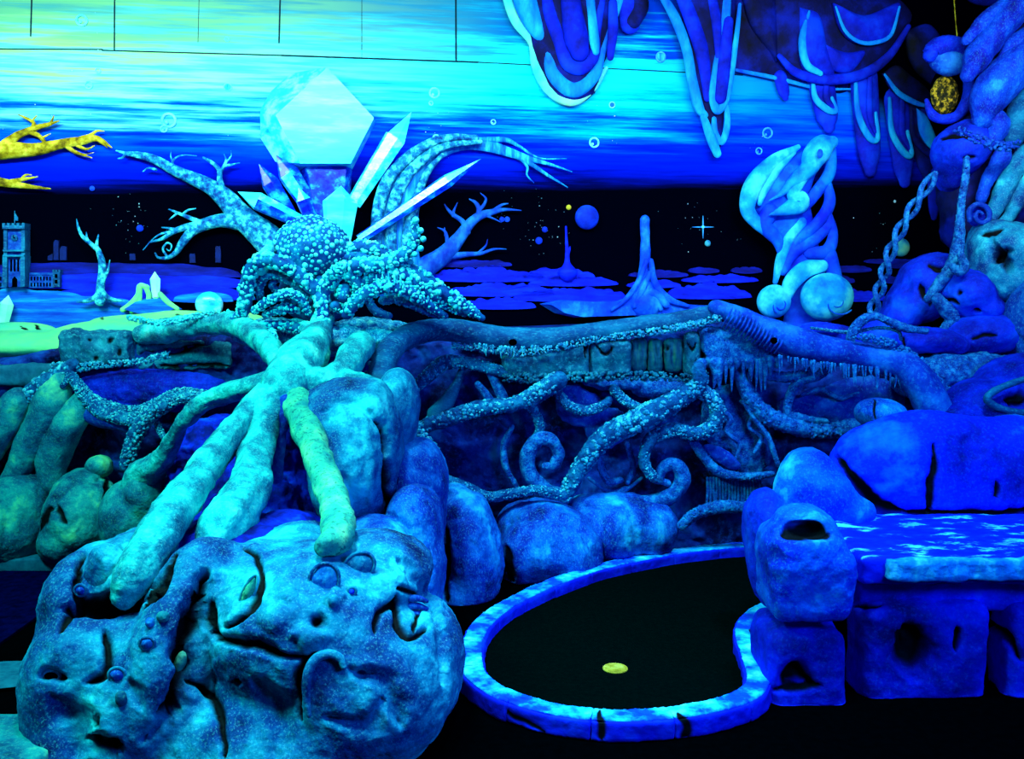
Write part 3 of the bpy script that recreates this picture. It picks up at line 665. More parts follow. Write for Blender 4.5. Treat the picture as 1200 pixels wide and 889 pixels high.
tree('gold_twig', 'shorter yellow twig below the long gnarled yellow branch', 'branch', TREE_GOLD,
 [(-60, 205, 8), (-20, 210, 7), (10, 215, 5), (35, 219, 3), (62, 222, .8)], [[(15, 214, 3), (30, 211, 2.2), (47, 208, .6)], [(28, 211, 1.6), (33, 206, 1.3), (40, 206, .5)]], 0.05, bark=0.2)
arch = tree('arching_trunk', 'broad blue-cyan trunk arching like a wave behind the crystals', 'tree', TREE_SEA,
 [(462, 320, 33), (462, 285, 27), (464, 250, 25), (470, 225, 24), (482, 200, 20), (500, 182, 15), (522, 171, 11), (548, 168, 8.5), (575, 173, 6.5), (600, 181, 5), (622, 188, 3), (645, 194, 1.5), (668, 202, .5)],
 [[(600, 181, 4), (622, 194, 2.6), (640, 206, 1.8), (663, 220, .5)], [(606, 184, 2.6), (616, 196, 1.6), (616, 206, 1.1), (624, 215, .4)], [(560, 166, 4), (590, 165, 3), (606, 172, 1.8), (630, 186, 1), (662, 187, .4)]], 0.05, flat=0.45, seg=24, bark=0.06)
for q in ([(440, 300, 6), (442, 250, 7), (453, 214, 7), (474, 190, 6), (501, 171, 5), (526, 164, 4), (555, 164, 3)], [(457, 310, 6), (458, 255, 7), (469, 218, 7), (491, 192, 6), (520, 174, 4), (560, 169, 2.5)], [(476, 318, 5), (476, 280, 7), (485, 240, 5.5), (498, 206, 4), (516, 184, 2)]): to_obj('ridge', mtube(q, .7, .125, seg=12, bark=.08), TREE_CYAN, arch)
tree('slanting_tree', 'dark blue leafless tree slanting up out of the black water', 'tree', TREE_BLUE,
 [(478, 332, 16), (500, 312, 12.5), (520, 298, 10.5), (536, 280, 8), (548, 264, 6), (560, 254, 5), (575, 249, 3.6), (590, 246, 2), (609, 247, .5)],
 [[(546, 272, 4.5), (541, 260, 3), (530, 252, 2.4), (524, 246, 1.6), (520, 240, .6)], [(530, 253, 2), (531, 247, 1.5), (535, 238, .5)], [(559, 256, 4), (560, 246, 3), (556, 238, 2), (549, 234, .6)], [(560, 247, 2.4), (566, 240, 1.8), (568, 233, 1.2), (562, 227, .5)],
  [(524, 294, 3.6), (523, 280, 2.4), (520, 271, 1.6), (512, 267, .5)], [(521, 276, 1.6), (520, 267, .5)], [(575, 249, 2.6), (586, 241, 1.6), (594, 239, .5)], [(566, 252, 2), (578, 257, 1), (586, 261, .4)],
  [(528, 300, 4.5), (548, 298, 3), (562, 297, 2.2), (578, 292, 1.4), (592, 292, .4)], [(560, 296, 1.6), (568, 288, 1.1), (570, 281, .4)]], 0.05)
tree('dead_tree', 'small bare cyan tree with a spreading foot near the clock tower', 'tree', TREE_CYAN,
 [(123, 352, 6), (123, 340, 5), (125, 322, 4.4), (125, 308, 4), (122, 297, 3.4), (119, 288, 2), (121, 276, .7)],
 [[(121, 294, 3), (112, 286, 2.6), (103, 278, 2.2), (98, 268, 1.6), (96, 258, .5)], [(113, 287, 1.8), (108, 280, 1.3), (107, 273, .5)], [(128, 325, 2), (132, 316, 1.4), (134, 305, .5)], [(123, 338, 3), (118, 347, 3), (108, 352, 2.4), (96, 353, .8)], [(124, 338, 3), (130, 347, 3), (140, 351, 2.2), (151, 352, .8)], [(123, 342, 3), (122, 354, 1.5)]], 0.12, bark=0.1)
# ---- crystal rock, dome, crystals of the plain
def gem(base, tip, wpx, off, taper=0.85, tipfrac=0.28, depth=0.6, nside=6, spin=0.3):
    b, t = M(base[0], base[1], off), M(tip[0], tip[1], off); ax = t - b; L = np.linalg.norm(ax); ax /= L
    s = np.cross(ax, WN); s /= np.linalg.norm(s); r = wpx * mscale(*base) / 2
    pts = [t]
    for k in range(nside):
        a = 2 * math.pi * k / nside + spin; o = s * math.cos(a) * r + WN * math.sin(a) * r * depth
        pts += [b + o * 0.75, b + ax * L * (1 - tipfrac) + o * taper * (1.25 if taper > .8 else 1)]
    return hull(np.array(pts))
cr = thing('crystal_rock', M(180, 366), 'small folded rock with a pale pointed crystal beside the dead tree', 'rock')
to_obj('crystal', gem((187, 348), (186, 318), 12, .13, tipfrac=.3), CRYSTAL_LIME, cr, smooth=False)
to_obj('mound', displace(plate([(145, 362), (160, 352), (178, 348), (195, 347), (206, 356), (216, 362), (200, 366), (165, 368)], .11, .06, .8), .006, 25), ISLAND_CYAN, cr, smooth=False)
for q in ([(178, 336, 3), (170, 335, 3.5), (168, 345, 3.5), (160, 355, 3.5), (150, 362, 3)], [(177, 337, 3), (180, 347, 3), (176, 361, 3)], [(193, 344, 3), (201, 353, 3.5), (212, 361, 3)], [(170, 345, 2.5), (168, 355, 3), (160, 364, 2.5)], [(188, 350, 3), (195, 358, 3), (203, 364, 2.5)]): to_obj('fold', mtube(q, .8, .15, seg=10), LIME, cr)
tag(to_obj('pale_dome', dome(249, 356, 15.5, 15, .6, off=.1), CRYSTAL_MID), 'smooth pale cyan dome on the lime ledge beside the octopus', 'dome')
tag(to_obj('lone_crystal', gem((13, 379), (19, 345), 15, .14, tipfrac=.3, spin=.2), CRYSTAL_LIME, smooth=False), 'lone pale lime crystal on the ledge below the clock tower', 'crystal')
# ---- great crystals behind the octopus
big = thing('great_crystal', M(385, 282), 'largest crystal, with a broad glowing white faceted head', 'crystal')
outl = [(341, 87), (384, 85), (440, 145), (413, 199), (350, 200), (323, 190), (306, 163), (305, 131), (318, 108)]
front = [(384, 86.5), (438.5, 145), (411.5, 198), (353, 198), (324, 142)]
hd = to_obj('head', hull([M(x, y, .03) for x, y in outl] + [M(384 + (x - 384) * .97, 145 + (y - 145) * .97, .24) for x, y in front]), [CRYSTAL, CRYSTAL_MID], big, smooth=False)
for p in hd.data.polygons: p.material_index = 0 if np.dot(p.normal, WN) > .9 else 1
to_obj('stem', hull([M(x, y, .02) for x, y in [(351, 199), (413, 199), (408, 262), (366, 262)]] + [M(x, y, .16) for x, y in [(360, 198), (406, 198), (400, 262), (374, 262)]]), CRYSTAL_BLUE, big, smooth=False)
XT = [((414, 240), (481, 134), 24, .10, CRYSTAL_MID, 'long cyan crystal pointing steeply up beside the great white one'),
      ((420, 282), (559, 190), 15, .20, CRYSTAL_MID, 'long thin crystal slanting low across the arching trunk'),
      ((362, 266), (283, 228), 20, .22, CRYSTAL_MID, 'cyan crystal pointing low over the leaning bare tree'),
      ((376, 262), (325, 184), 24, .13, CRYSTAL_BLUE, 'blue crystal leaning against the stem of the great crystal'),
      ((352, 272), (304, 193), 20, .06, CRYSTAL_BLUE, 'darkest blue crystal, outermost on the bare tree side'),
      ((396, 288), (400, 222), 38, .27, CRYSTAL, 'short white crystal standing straight up behind the octopus head'),
      ((372, 276), (352, 224), 16, .30, CRYSTAL_BLUE, 'small clear blue crystal above the octopus head')]
FACETS = {CRYSTAL: [CRYSTAL, CRYSTAL, CRYSTAL_MID], CRYSTAL_MID: [CRYSTAL_MID, CRYSTAL, CRYSTAL_BLUE], CRYSTAL_BLUE: [CRYSTAL_BLUE, CRYSTAL_MID, CRYSTAL_BLUE]}
def facet_mats(o, seed):                 # random facet colours paint in the look of light passing through the crystal
    me = o.data; rr = np.random.RandomState(seed); seen = {}
    for p in me.polygons:
        k = tuple(round(x, 1) for x in p.normal); seen.setdefault(k, rr.choice(3, p=[.5, .25, .25])); p.material_index = int(seen[k])
for i, (b0, t0, wd, of, mt, lb) in enumerate(XT):
    o = tag(to_obj('crystal', gem(b0, t0, wd, of), FACETS[mt], smooth=False), lb, 'crystal', 'crystals behind the octopus'); facet_mats(o, i + 3)
# ---- planets, star, bubbles
for x, y, r, mt, lb in [(686, 255, 14, PLANET_BLUE, 'large blue planet above the needle pillar'), (666, 243, 3, PLANET_YELLOW, 'tiny yellow moon beside the large blue planet'), (638, 269, 3.4, PLANET_BLUE, 'upper small blue moon left of the needle pillar'.replace('left of', 'beside')),
    (631, 282, 4.2, PLANET_BLUE, 'lower small blue moon beside the needle pillar'), (828.5, 285, 3.6, PLANET_TEAL, 'small pale blue moon under the sparkling star'), (1053, 290, 10.5, PLANET_TEAL, 'teal planet partly hidden by the chain vine'),
    (588, 257, 3, PLANET_BLUE, 'one of two touching blue moons by the slanting tree, nearer the tree'), (594, 257, 3.2, PLANET_BLUE, 'one of two touching blue moons by the slanting tree, farther from the tree'),
    (164.5, 267.5, 4, PLANET_BLUE, 'small blue moon in the black beside the curled bough'), (108.5, 221, 3, PLANET_BLUE, 'tiny blue moon at the edge of the black above the dead tree'), (1048, 236, 1.6, STAR_M, 'tiny pale moon above the teal planet')]:
    tag(to_obj('planet', dome(x, y, r, depth=.5), mt), lb, 'planet', 'planets on the mural')
sp_ = thing('sparkling_star', M(823.5, 278), 'pale four-pointed sparkling star', 'star')
to_obj('ray', mtube([(823.5, 253, .25), (823.5, 266, 1), (823.5, 279, .25)], .6, .006, seg=6), BUBBLE_BLUE, sp_); to_obj('ray', mtube([(811, 266, .25), (823.5, 266, .9), (836, 266, .25)], .6, .006, seg=6), BUBBLE_BLUE, sp_); to_obj('core', dome(823.5, 266, 1.8), BUBBLE, sp_)
BB = [(96, 24, 6.5, 'ring bubble above the seam, uppermost near the corner'), (115, 83, 3, 'tiny bubble just below the seam, over the yellow branch'), (104, 100, 4.4, 'small bubble trailing a dot, over the yellow branch'), (198, 141, 8.5, 'biggest ring bubble, above the leaning bare tree'), (192, 151, 4, 'small bubble stuck to the biggest ring bubble'),
      (266, 46, 2.6, 'tiny bubble above the seam before the great crystal'), (267, 102, 4.6, 'filled pale bubble halfway to the great crystal'), (509, 109, 6.2, 'ring bubble beside the long steep crystal'), (505, 121, 2.6, 'tiny bubble under the ring beside the steep crystal'), (511, 162, 4.2, 'bubble resting on the arching trunk'), (578, 143, 3, 'tiny bubble above the arching trunk tip'),
      (696, 167, 6, 'bright ring bubble above the big blue planet'), (717, 123, 3.6, 'pale bubble below the tongue-shaped stalactite'), (774, 67, 6, 'filled bubble between the two hanging stalactites'), (899, 156, 6.4, 'ring bubble above the twisted column'), (889, 177, 4, 'small bubble just over the twisted column'), (922, 25, 4, 'faint bubble high by the cave roof')]
for x, y, r, lb in BB:
    t = thing('bubble', M(x, y), lb, 'bubble', 'bubbles on the mural'); mt = BUBBLE if x < 760 else BUBBLE_BLUE
    to_obj('rim', ring(x, y, r * .86, r * .14 + .25), mt, t); to_obj('glint', dome(x - r * .3, y + r * .3, max(r * .26, .6), depth=.4, sub=2), mt, t)
    if x in (267, 717, 774): to_obj('film', dome(x, y, r * .8, depth=.25, sub=3), TREE_SEA, t)
rng = np.random.RandomState(3); dots = []
for cx, cy, sx, sy, n in [(640, 265, 25, 30, 46), (150, 262, 25, 30, 40), (820, 262, 40, 25, 26), (1030, 265, 30, 25, 12), (110, 60, 30, 50, 26), (510, 150, 14, 25, 16), (700, 150, 25, 30, 14), (590, 250, 12, 20, 14), (890, 165, 10, 20, 12), (40, 140, 30, 30, 10), (250, 130, 40, 40, 12)]:
    for k in range(int(n * .7)): dots.append(dome(cx + rng.randn() * sx * .6, cy + rng.randn() * sy * .6, 0.25 + .5 * rng.rand() ** 3, depth=.5, sub=1))
tag(to_obj('star_specks', join(*dots), STAR_M), 'pale specks of stars and fizz scattered over the mural', 'stars', kind='stuff')
# ---- twisted column with shells
hc = thing('twisted_column', M(920, 378), 'pale blue twisted rock column with a long-beaked head and coiled shells', 'rock column')
to_obj('core', displace(mtube([(938, 385, 30), (937, 350, 27), (935, 320, 25), (928, 290, 24), (915, 258, 30), (908, 235, 32), (922, 212, 26), (935, 195, 17)], .5, .10, seg=28), .012, 8), HARE_BLUE, hc)
to_obj('head', mtube([(955, 172, 7), (945, 177, 14), (935, 188, 14), (928, 202, 10), (912, 216, 7), (898, 230, 3), (884, 238, .8)], .8, .24, seg=20), HARE_PALE, hc)
to_obj('lower_jaw', mtube([(926, 210, 4), (912, 228, 8), (918, 240, 12), (905, 247, 8), (885, 254, 1)], .7, .24, seg=20), HARE_PALE, hc)
to_obj('eye_hollow', dome(933, 187, 3.4, 5, .3, off=.335), HARE_BLUE, hc)
for q, mt in (([(922, 176, 3), (895, 192, 8), (872, 218, 11), (864, 245, 9), (874, 262, 7), (888, 276, 4)], HARE_PALE), ([(917, 182, 3), (897, 200, 7), (884, 222, 6), (878, 240, 3)], HARE_PALE), ([(890, 250, 10), (884, 265, 9), (898, 282, 7), (902, 296, 4)], HARE_BLUE),
    ([(961, 180, 5), (958, 205, 7), (945, 225, 7), (930, 243, 6), (912, 252, 4)], HARE_BLUE), ([(955, 215, 5), (958, 240, 7), (945, 262, 7), (925, 280, 6), (908, 300, 4)], HARE_BLUE), ([(926, 262, 6), (912, 280, 6), (902, 305, 6), (896, 330, 3)], HARE_PALE),
    ([(958, 265, 6), (940, 282, 7), (918, 296, 7), (905, 318, 5)], HARE_BLUE), ([(955, 250, 5), (962, 275, 6), (955, 295, 8), (935, 297, 7)], HARE_BLUE), ([(958, 300, 9), (965, 330, 9), (968, 360, 9)], HARE_BLUE)):
    to_obj('fold', mtube(q, .7, .17, seg=16), mt, hc)
to_obj('fold', mtube([(944, 312, 7), (925, 316, 10), (910, 330, 10), (904, 345, 7)], .7, .24, seg=18), HARE_PALE, hc)
def shell(x, y, rx, ry, tilt):
    sh = to_obj('shell', dome(x, y, rx, ry, .6, off=.16), HARE_PALE, hc)
    pts = []
    for k in range(22):
        a = k / 21 * 2 * math.pi * 1.4 + tilt; q = 1 - k / 24
        pts.append((x + rx * .9 * q * math.cos(a) * .55 + rx * .2 * q, y + ry * .9 * q * math.sin(a) * .55 + ry * .25, .9))
    g2 = to_obj('whorl', mtube(pts, .8, .16 + rx * mscale(x, y) * 1.15, seg=8), HARE_BLUE, sh); return sh
shell(947, 347, 31, 27, 0.6); shell(890, 352, 20, 19, 2.2)
# ---- stalactites hanging from the top
s1 = thing('stalactite', M(665, 0), 'widest hanging stalactite, a blue tongue of nested folds with a lime rim', 'stalactite', 'stalactites')
to_obj('core', mtube([(668, -40, 66), (667, 10, 56), (666, 60, 46), (668, 88, 34)], .3, .05, seg=28), STAL_DIM, s1)
for q, mt, of in (([(588, -12, 5), (602, 26, 6), (622, 52, 5.5), (626, 80, 5.5), (642, 108, 6), (668, 120, 6), (692, 105, 4.5), (708, 82, 2)], STAL_LIME, .06), ([(624, -14, 6), (628, 30, 7), (640, 62, 7), (645, 90, 8), (668, 108, 9), (692, 92, 7), (702, 60, 5), (716, 20, 5), (726, -14, 5)], STAL_EDGE, .09),
    ([(636, -14, 6), (640, 20, 8), (652, 55, 8), (660, 78, 8), (675, 84, 8), (690, 70, 7), (694, 40, 5), (702, -14, 5)], STAL_BLUE, .12), ([(660, -14, 10), (664, 20, 12), (669, 50, 14), (673, 66, 11)], STAL_BLUE, .15), ([(683, -14, 6), (687, 20, 5), (690, 52, 6), (692, 66, 4)], STAL_EDGE, .14),
    ([(608, -14, 14), (616, 14, 14), (628, 40, 10), (640, 52, 5)], STAL_EDGE, .09), ([(722, -14, 14), (734, 10, 14), (735, 30, 12)], STAL_BLUE, .06), ([(742, -14, 8), (746, 10, 10), (738, 28, 9)], STAL_DIM, .08), ([(712, 10, 5), (712, 40, 6), (709, 72, 4)], STAL_BLUE, .13)):
    to_obj('fold', mtube(q, .5, of, seg=16), mt, s1)
s2 = thing('stalactite', M(820, 0), 'long pointed stalactite with a forked lime-blue tip, second hanging one', 'stalactite', 'stalactites')
to_obj('core', mtube([(822, -30, 40), (828, 30, 30), (831, 90, 21), (834, 140, 11), (835, 170, 7), (835, 183, 3)], .35, .05, seg=24), STAL_DIM, s2)
for q, mt, of in (([(768, -6, 4), (785, 22, 6), (799, 58, 6), (806, 95, 6), (814, 128, 6), (822, 137, 3)], STAL_EDGE, .08), ([(790, -10, 8), (806, 30, 9), (818, 70, 8), (823, 118, 4)], STAL_BLUE, .09), ([(818, 140, 4), (827, 164, 6), (834, 182, 5)], STAL_EDGE, .1), ([(845, -10, 6), (842, 40, 6), (834, 85, 6), (829, 115, 5), (834, 132, 5), (844, 120, 4), (850, 90, 4), (857, 40, 3), (860, 10, 2)], STAL_EDGE, .1),
    ([(846, 30, 6), (841, 80, 8), (837, 118, 7)], STAL_BLUE, .11), ([(846, 128, 3), (846, 150, 4), (840, 168, 4), (832, 158, 4), (831, 142, 3)], STAL_EDGE, .09), ([(824, -10, 6), (832, 30, 6), (834, 70, 3)], STAL_BLUE, .11)):
    to_obj('fold', mtube(q, .5, of, seg=14), mt, s2)
def pillow(out, thick, off, n=9, center=None):
    """a rounded cushion of rock whose rim follows a closed outline on the wall"""
    o = np.array(out, float); q = catmull(np.hstack([np.vstack([o, o[:1]]), np.zeros((len(o) + 1, 1))]), 10)[:-1, :2]; c = np.array(center if center is not None else q.mean(0)); m = len(q)
    V = []
    for k in range(n):
        t = k / n; rr = 1 - t ** 1.6; h = thick * math.sqrt(max(0, 1 - rr ** 2.5))
        V += [M(x, y, off + h) for x, y in c + (q - c) * rr]
    V += [M(c[0], c[1], off + thick)]
    V = np.array(V); i = np.arange(m); j = (i + 1) % m
    F_ = [np.concatenate([np.stack([k * m + j, k * m + i, (k + 1) * m + i, (k + 1) * m + j], -1) for k in range(n - 1)])]
    F_.append(np.stack([(n - 1) * m + j, (n - 1) * m + i, np.full(m, n * m)], -1))
    F_.append(np.stack([i, j, np.full(m, n * m + 1)], -1)); V = np.vstack([V, M(c[0], c[1], off)])
    return V, F_
s3 = thing('cave_roof', M(980, 0), 'dark blue scalloped cave roof with hanging half-moon folds', 'cave roof')
for out, cen, th, of, mt in [([(850, 20), (856, 60), (862, 84), (900, 92), (950, 104), (992, 106), (985, 60), (930, 0), (880, -30)], (920, 50), .05, .01, STAL_DIM), ([(862, -20), (874, 30), (898, 64), (907, 74), (908, 30), (900, -20)], (890, 20), .05, .05, STAL_DIM),
    ([(898, -25), (900, 40), (906, 72), (925, 90), (960, 99), (1000, 94), (1032, 72), (1052, 44), (1060, 14), (1000, -25)], (975, 30), .07, .06, STAL_DIM), ([(927, 12), (927, 50), (929, 78), (940, 90), (968, 92), (960, 60), (950, 20)], (945, 60), .06, .10, STAL_BLUE),
    ([(954, 56), (957, 76), (968, 88), (985, 89), (998, 76), (1002, 64), (980, 66)], (978, 76), .04, .12, STAL_BLUE), ([(963, 10), (970, 38), (984, 54), (1004, 58), (1030, 48), (1041, 10), (1000, 24)], (1003, 40), .05, .14, STAL_BLUE), ([(1052, 40), (1056, 70), (1070, 92), (1094, 104), (1098, 60), (1080, 32)], (1076, 66), .06, .08, STAL_DIM),
    ([(1024, 90), (1036, 110), (1060, 124), (1084, 130), (1076, 108), (1054, 90), (1040, 80)], (1054, 106), .05, .10, STAL_DIM), ([(1120, -30), (1124, 0), (1145, 10), (1168, 4), (1172, -30)], (1146, -10), .06, .06, STAL_DIM), ([(1062, 130), (1066, 160), (1080, 178), (1086, 170), (1074, 140)], (1073, 155), .03, .12, STAL_EDGE)]:
    to_obj('fold', pillow(out, th, of, center=cen), mt, s3)
for q, mt, of in (([(937, 20, 1.5), (929, 52, 4.5), (934, 80, 4.5), (950, 91, 3)], STAL_EDGE, .14), ([(905, 70, 3), (925, 89, 5), (960, 97, 6), (1000, 91, 6), (1031, 70, 5), (1054, 36, 3)], STAL_BLUE, .11), ([(965, 16, 1.2), (975, 42, 2), (990, 55, 2.2), (1008, 57, 2.4), (1028, 48, 2.2), (1038, 16, 1.4)], STAL_EDGE, .17), ([(860, 84, 2), (905, 93, 2.5), (955, 105, 2), (992, 106, 1)], STAL_EDGE, .05), ([(1025, 92, 1.5), (1040, 112, 3), (1060, 124, 3), (1082, 130, 1)], STAL_EDGE, .13)):
    to_obj('fold', mtube(q, .6, of, seg=12), mt, s3)
for x, y0, x1, y1, r, mt, lb in [(911, 92, 917, 116, 8, STAL_BLUE, 'shortest stub of a stalactite under the cave roof'), (958, 96, 968, 150, 16, STAL_BLUE, 'rounded stalactite directly above the head of the twisted column'), (1008, 92, 1016, 200, 17, STAL_BLUE, 'longest blue finger stalactite, under the middle of the cave roof'),
    (1046, 118, 1056, 214, 15, STAL_BLUE, 'pointed finger stalactite above the chain vine'), (1070, 132, 1082, 205, 13, STAL_DIM, 'dim stalactite tucked against the cave wall'), (1090, 205, 1090, 255, 8, STAL_BLUE, 'small drop-shaped stalactite behind the top of the chain vine')]:
    t = thing('hanging_stalactite', M(x, y0), lb, 'stalactite', 'finger stalactites'); 
    to_obj('core', mtube([(x, y0, r), (x * .6 + x1 * .4, y0 * .6 + y1 * .4, r * .95), (x * .2 + x1 * .8, y0 * .2 + y1 * .8, r * .8), (x1, y1, r * .45)], .4, .045, seg=20), mt, t)
    if r > 10:
        to_obj('fold', mtube([(x - r * .8, y0, 2), (x - r * .6, y0 * .6 + y1 * .4, 3.6), (x1 - r * .35, y0 * .35 + y1 * .65, 4), (x1 + r * .25, y0 * .33 + y1 * .67, 3), (x + r * .6, y0 * .6 + y1 * .4, 2)], .6, .09, seg=12), STAL_EDGE if mt is STAL_BLUE else mt, t)
        to_obj('fold', mtube([(x + r * .2, y0, 3), (x + r * .2, y0 * .6 + y1 * .4, 4), (x1 + r * .1, y0 * .4 + y1 * .6, 2)], .6, .09, seg=12), mt, t)
# ================================================================== SCULPTED ROCKWORK
def proj(v):
    d = v - EYE; z = d @ FW; return np.stack([CX + F * (d @ RT) / z, CY - F * (d @ UP) / z], -1)
def seg_dist(p, path):
    """distance in the photo plane to a smooth line, and how far along it (0..1)"""
    path = np.asarray(path, float)[:, :2]; best = np.full(len(p), 1e9); along = np.full(len(p), .5)
    if len(path) == 1: return np.linalg.norm(p - path[0], axis=1), along
    c = catmull(np.hstack([path, path[:, :1] * 0]), 8)[:, :2]
    for i, (a, b) in enumerate(zip(c[:-1], c[1:])):
        e = b - a; u = np.clip(((p - a) @ e) / (e @ e + 1e-9), 0, 1); d = np.linalg.norm(p - a - u[:, None] * e, axis=1)
        along = np.where(d < best, (i + u) / (len(c) - 1), along); best = np.minimum(best, d)
    return best, along
def carve(m, marks):
    """press grooves and pits into (or raise ridges on) the side of a rock that faces the course. marks: (path, width px, depth m, black?)"""
    v, fs = m; v = v.copy(); n = vnormals((v, fs)); view = EYE - v; view /= np.linalg.norm(view, axis=1, keepdims=True)
    face = np.clip((n * view).sum(1) * 2.2, 0, 1); p = proj(v); mask = np.zeros(len(v)); push = np.zeros(len(v))
    p = p + np.stack([fbm(v * 14, 3, 5), fbm(v * 14, 3, 6)], -1) * 4.0; wob = 1 + .55 * fbm(v * 18, 3, 9)
    for path, wd, dp, blk in marks:
        ds, al = seg_dist(p, path); w = wd * (1 if len(path) == 1 else .35 + .75 * np.sqrt(np.sin(np.clip(al, .001, .999) * np.pi))) * wob
        k = np.clip(1 - ds / np.maximum(w * 1.25, .5), 0, 1); k = k * k * (3 - 2 * k); push += k * dp * face
        if blk: mask = np.maximum(mask, np.where(face > .1, k, 0))
    return (v - n * push[:, None], fs), mask
def rock_obj(name, m, mat, parent=None, mask=None, dark=None, thr=.45):
    o = to_obj(name, m, mat, parent)
    if mask is not None and len(o.data.vertices) == len(mask):    # black paint brushed into the carved cracks and holes
        at_ = o.data.attributes.new('black_paint', 'FLOAT', 'POINT'); at_.data.foreach_set('value', mask.astype(np.float32))
    return o
def blobs(lst, h, k=0.03, disp=0.015, dscale=7, seed=0, fine=0.004, marks=None):
    s = Sculpt()
    for q in lst:
        px, py, Y, rx, ry, rd = q[:6]; tilt = q[6] if len(q) > 6 else 0; kk = q[7] if len(q) > 7 else k
        c, r = PE(px, py, Y, rx, ry, rd); s.ell(c, r, kk, rot=rotY(tilt) if tilt else None)
    m = s.mesh(h); m = displace(m, disp, dscale, 4, seed)
    if fine: m = displace(m, fine, 34, 3, seed + 5)
    v, fs = m; v[:, 2] = np.maximum(v[:, 2], 0.002)
    if marks is not None: return carve((v, fs), marks)
    return (v, fs)
def boulder(label, lst, mat, h=0.011, name='boulder', cat='boulder', group=None, marks=None, **k):
    m = blobs(lst, h, marks=marks, **k); mk = None
    if marks is not None: m, mk = m
    return tag(rock_obj(name, m, mat, mask=mk), label, cat, group)

# ---- the great outcrop at the front
oc = thing('rock_outcrop', P(300, 880, 3.0) * np.array([1, 1, 0]), 'huge cyan and blue rock outcrop carrying the pale roots, with carved fossils on its face', 'rock outcrop')
OB = [(116, 795, 3.1, 80, 110, .30, 0, .05), (104, 880, 3.0, 60, 95, .28, 0, .05), (160, 830, 3.0, 70, 100, .25, 0, .05), (205, 790, 3.03, 58, 120, .26, 8, .04), (236, 705, 3.15, 56, 80, .24, 20, .04), (365, 735, 3.12, 118, 96, .35, 0, .03), (310, 700, 3.2, 70, 70, .28, 0, .03), (425, 800, 3.08, 112, 105, .34, 0, .05), (330, 880, 2.98, 160, 100, .30, 0, .05), (495, 772, 3.2, 52, 80, .25, 0, .03),
      (440, 668, 3.3, 70, 46, .30, 0, .03), (350, 660, 3.38, 66, 42, .3, 0, .03), (108, 700, 3.22, 48, 64, .26, 8, .03), (160, 668, 3.25, 48, 42, .24, -20, .03), (172, 650, 3.4, 44, 34, .2, 0, .03), (130, 750, 3.1, 70, 50, .25, 0, .05)]
OM = [([(242, 672), (232, 705), (222, 745), (220, 785), (205, 825), (190, 838)], 17, .09, True), ([(140, 640), (152, 668), (145, 695), (122, 706), (95, 700), (90, 670), (97, 648)], 8, .04, True), ([(75, 712), (120, 712), (165, 704), (195, 682)], 11, .05, True), ([(128, 716), (160, 708), (190, 680), (205, 650)], 8, .035, True), ([(100, 703), (78, 722), (68, 740)], 6, .025, True),
      ([(150, 655), (175, 645), (200, 640)], 5, .02, True), ([(247, 742), (262, 752), (300, 756), (330, 770), (362, 772)], 7, .035, True), ([(250, 705), (248, 730), (252, 748)], 6, .02, True), ([(285, 640), (300, 650), (305, 680), (292, 715), (262, 735)], 6, .025, True), ([(122, 738), (128, 760), (122, 788), (100, 800)], 7, .03, True),
      ([(228, 800), (248, 815), (260, 860), (262, 889)], 8, .03, True), ([(46, 792), (60, 790), (76, 795)], 9, .04, True), ([(372, 726)], 12, .05, True), ([(352, 846), (350, 800), (356, 780), (372, 764)], 6, .03, True), ([(407, 782), (420, 790), (440, 788)], 5, .02, False),
      ([(440, 740), (448, 716), (466, 705)], 6, .03, True), ([(467, 700), (468, 730), (480, 745), (500, 735)], 7, .03, True), ([(468, 690), (500, 700)], 5, .02, True), ([(420, 790), (455, 800), (470, 850)], 14, .035, False), ([(380, 840), (430, 850), (455, 820)], 12, .03, False), ([(300, 800), (330, 840), (320, 889)], 18, .02, False),
      ([(210, 830), (190, 850), (165, 870)], 10, .03, False), ([(100, 870), (140, 878)], 14, .04, True), ([(105, 845), (112, 850)], 10, .035, True), ([(165, 830), (150, 800)], 10, .02, False), ([(505, 690), (520, 740), (520, 800)], 10, .02, False), ([(490, 700), (488, 720), (486, 736)], 4, .02, True), ([(272, 800), (280, 800)], 5, .02, True),
      ([(330, 700), (345, 690)], 18, -.02, False), ([(325, 725)], 22, -.025, False), ([(385, 700), (400, 700)], 16, -.015, False), ([(345, 745), (380, 745)], 18, -.02, False), ([(470, 655), (500, 690), (520, 730)], 10, .025, False), ([(60, 820), (90, 850), (85, 885)], 20, .03, False)]
m, mk = blobs(OB, 0.0075, k=.022, disp=.026, dscale=4.6, seed=2, fine=.005, marks=OM)
body = rock_obj('body', m, CYAN_ROCK, oc, mask=mk)
from mathutils.bvhtree import BVHTree
from mathutils import Vector
def finder(*ms):
    vs, ps = [], []
    for v, fs in ms:
        b0 = len(vs); vs.extend(map(tuple, v))
        for f in fs: ps.extend(tuple(int(i) + b0 for i in q) for q in f)
    return BVHTree.FromPolygons(vs, ps)
OCB = finder(m)
def on(bvh, px, py, lift=0.0, default=3.0):
    d = ray(px, py); d = d / np.linalg.norm(d); hit = bvh.ray_cast(Vector(EYE), Vector(d))
    if hit[0] is None: return P(px, py, default), -d
    return np.array(hit[0]) - d * lift, np.array(hit[1])
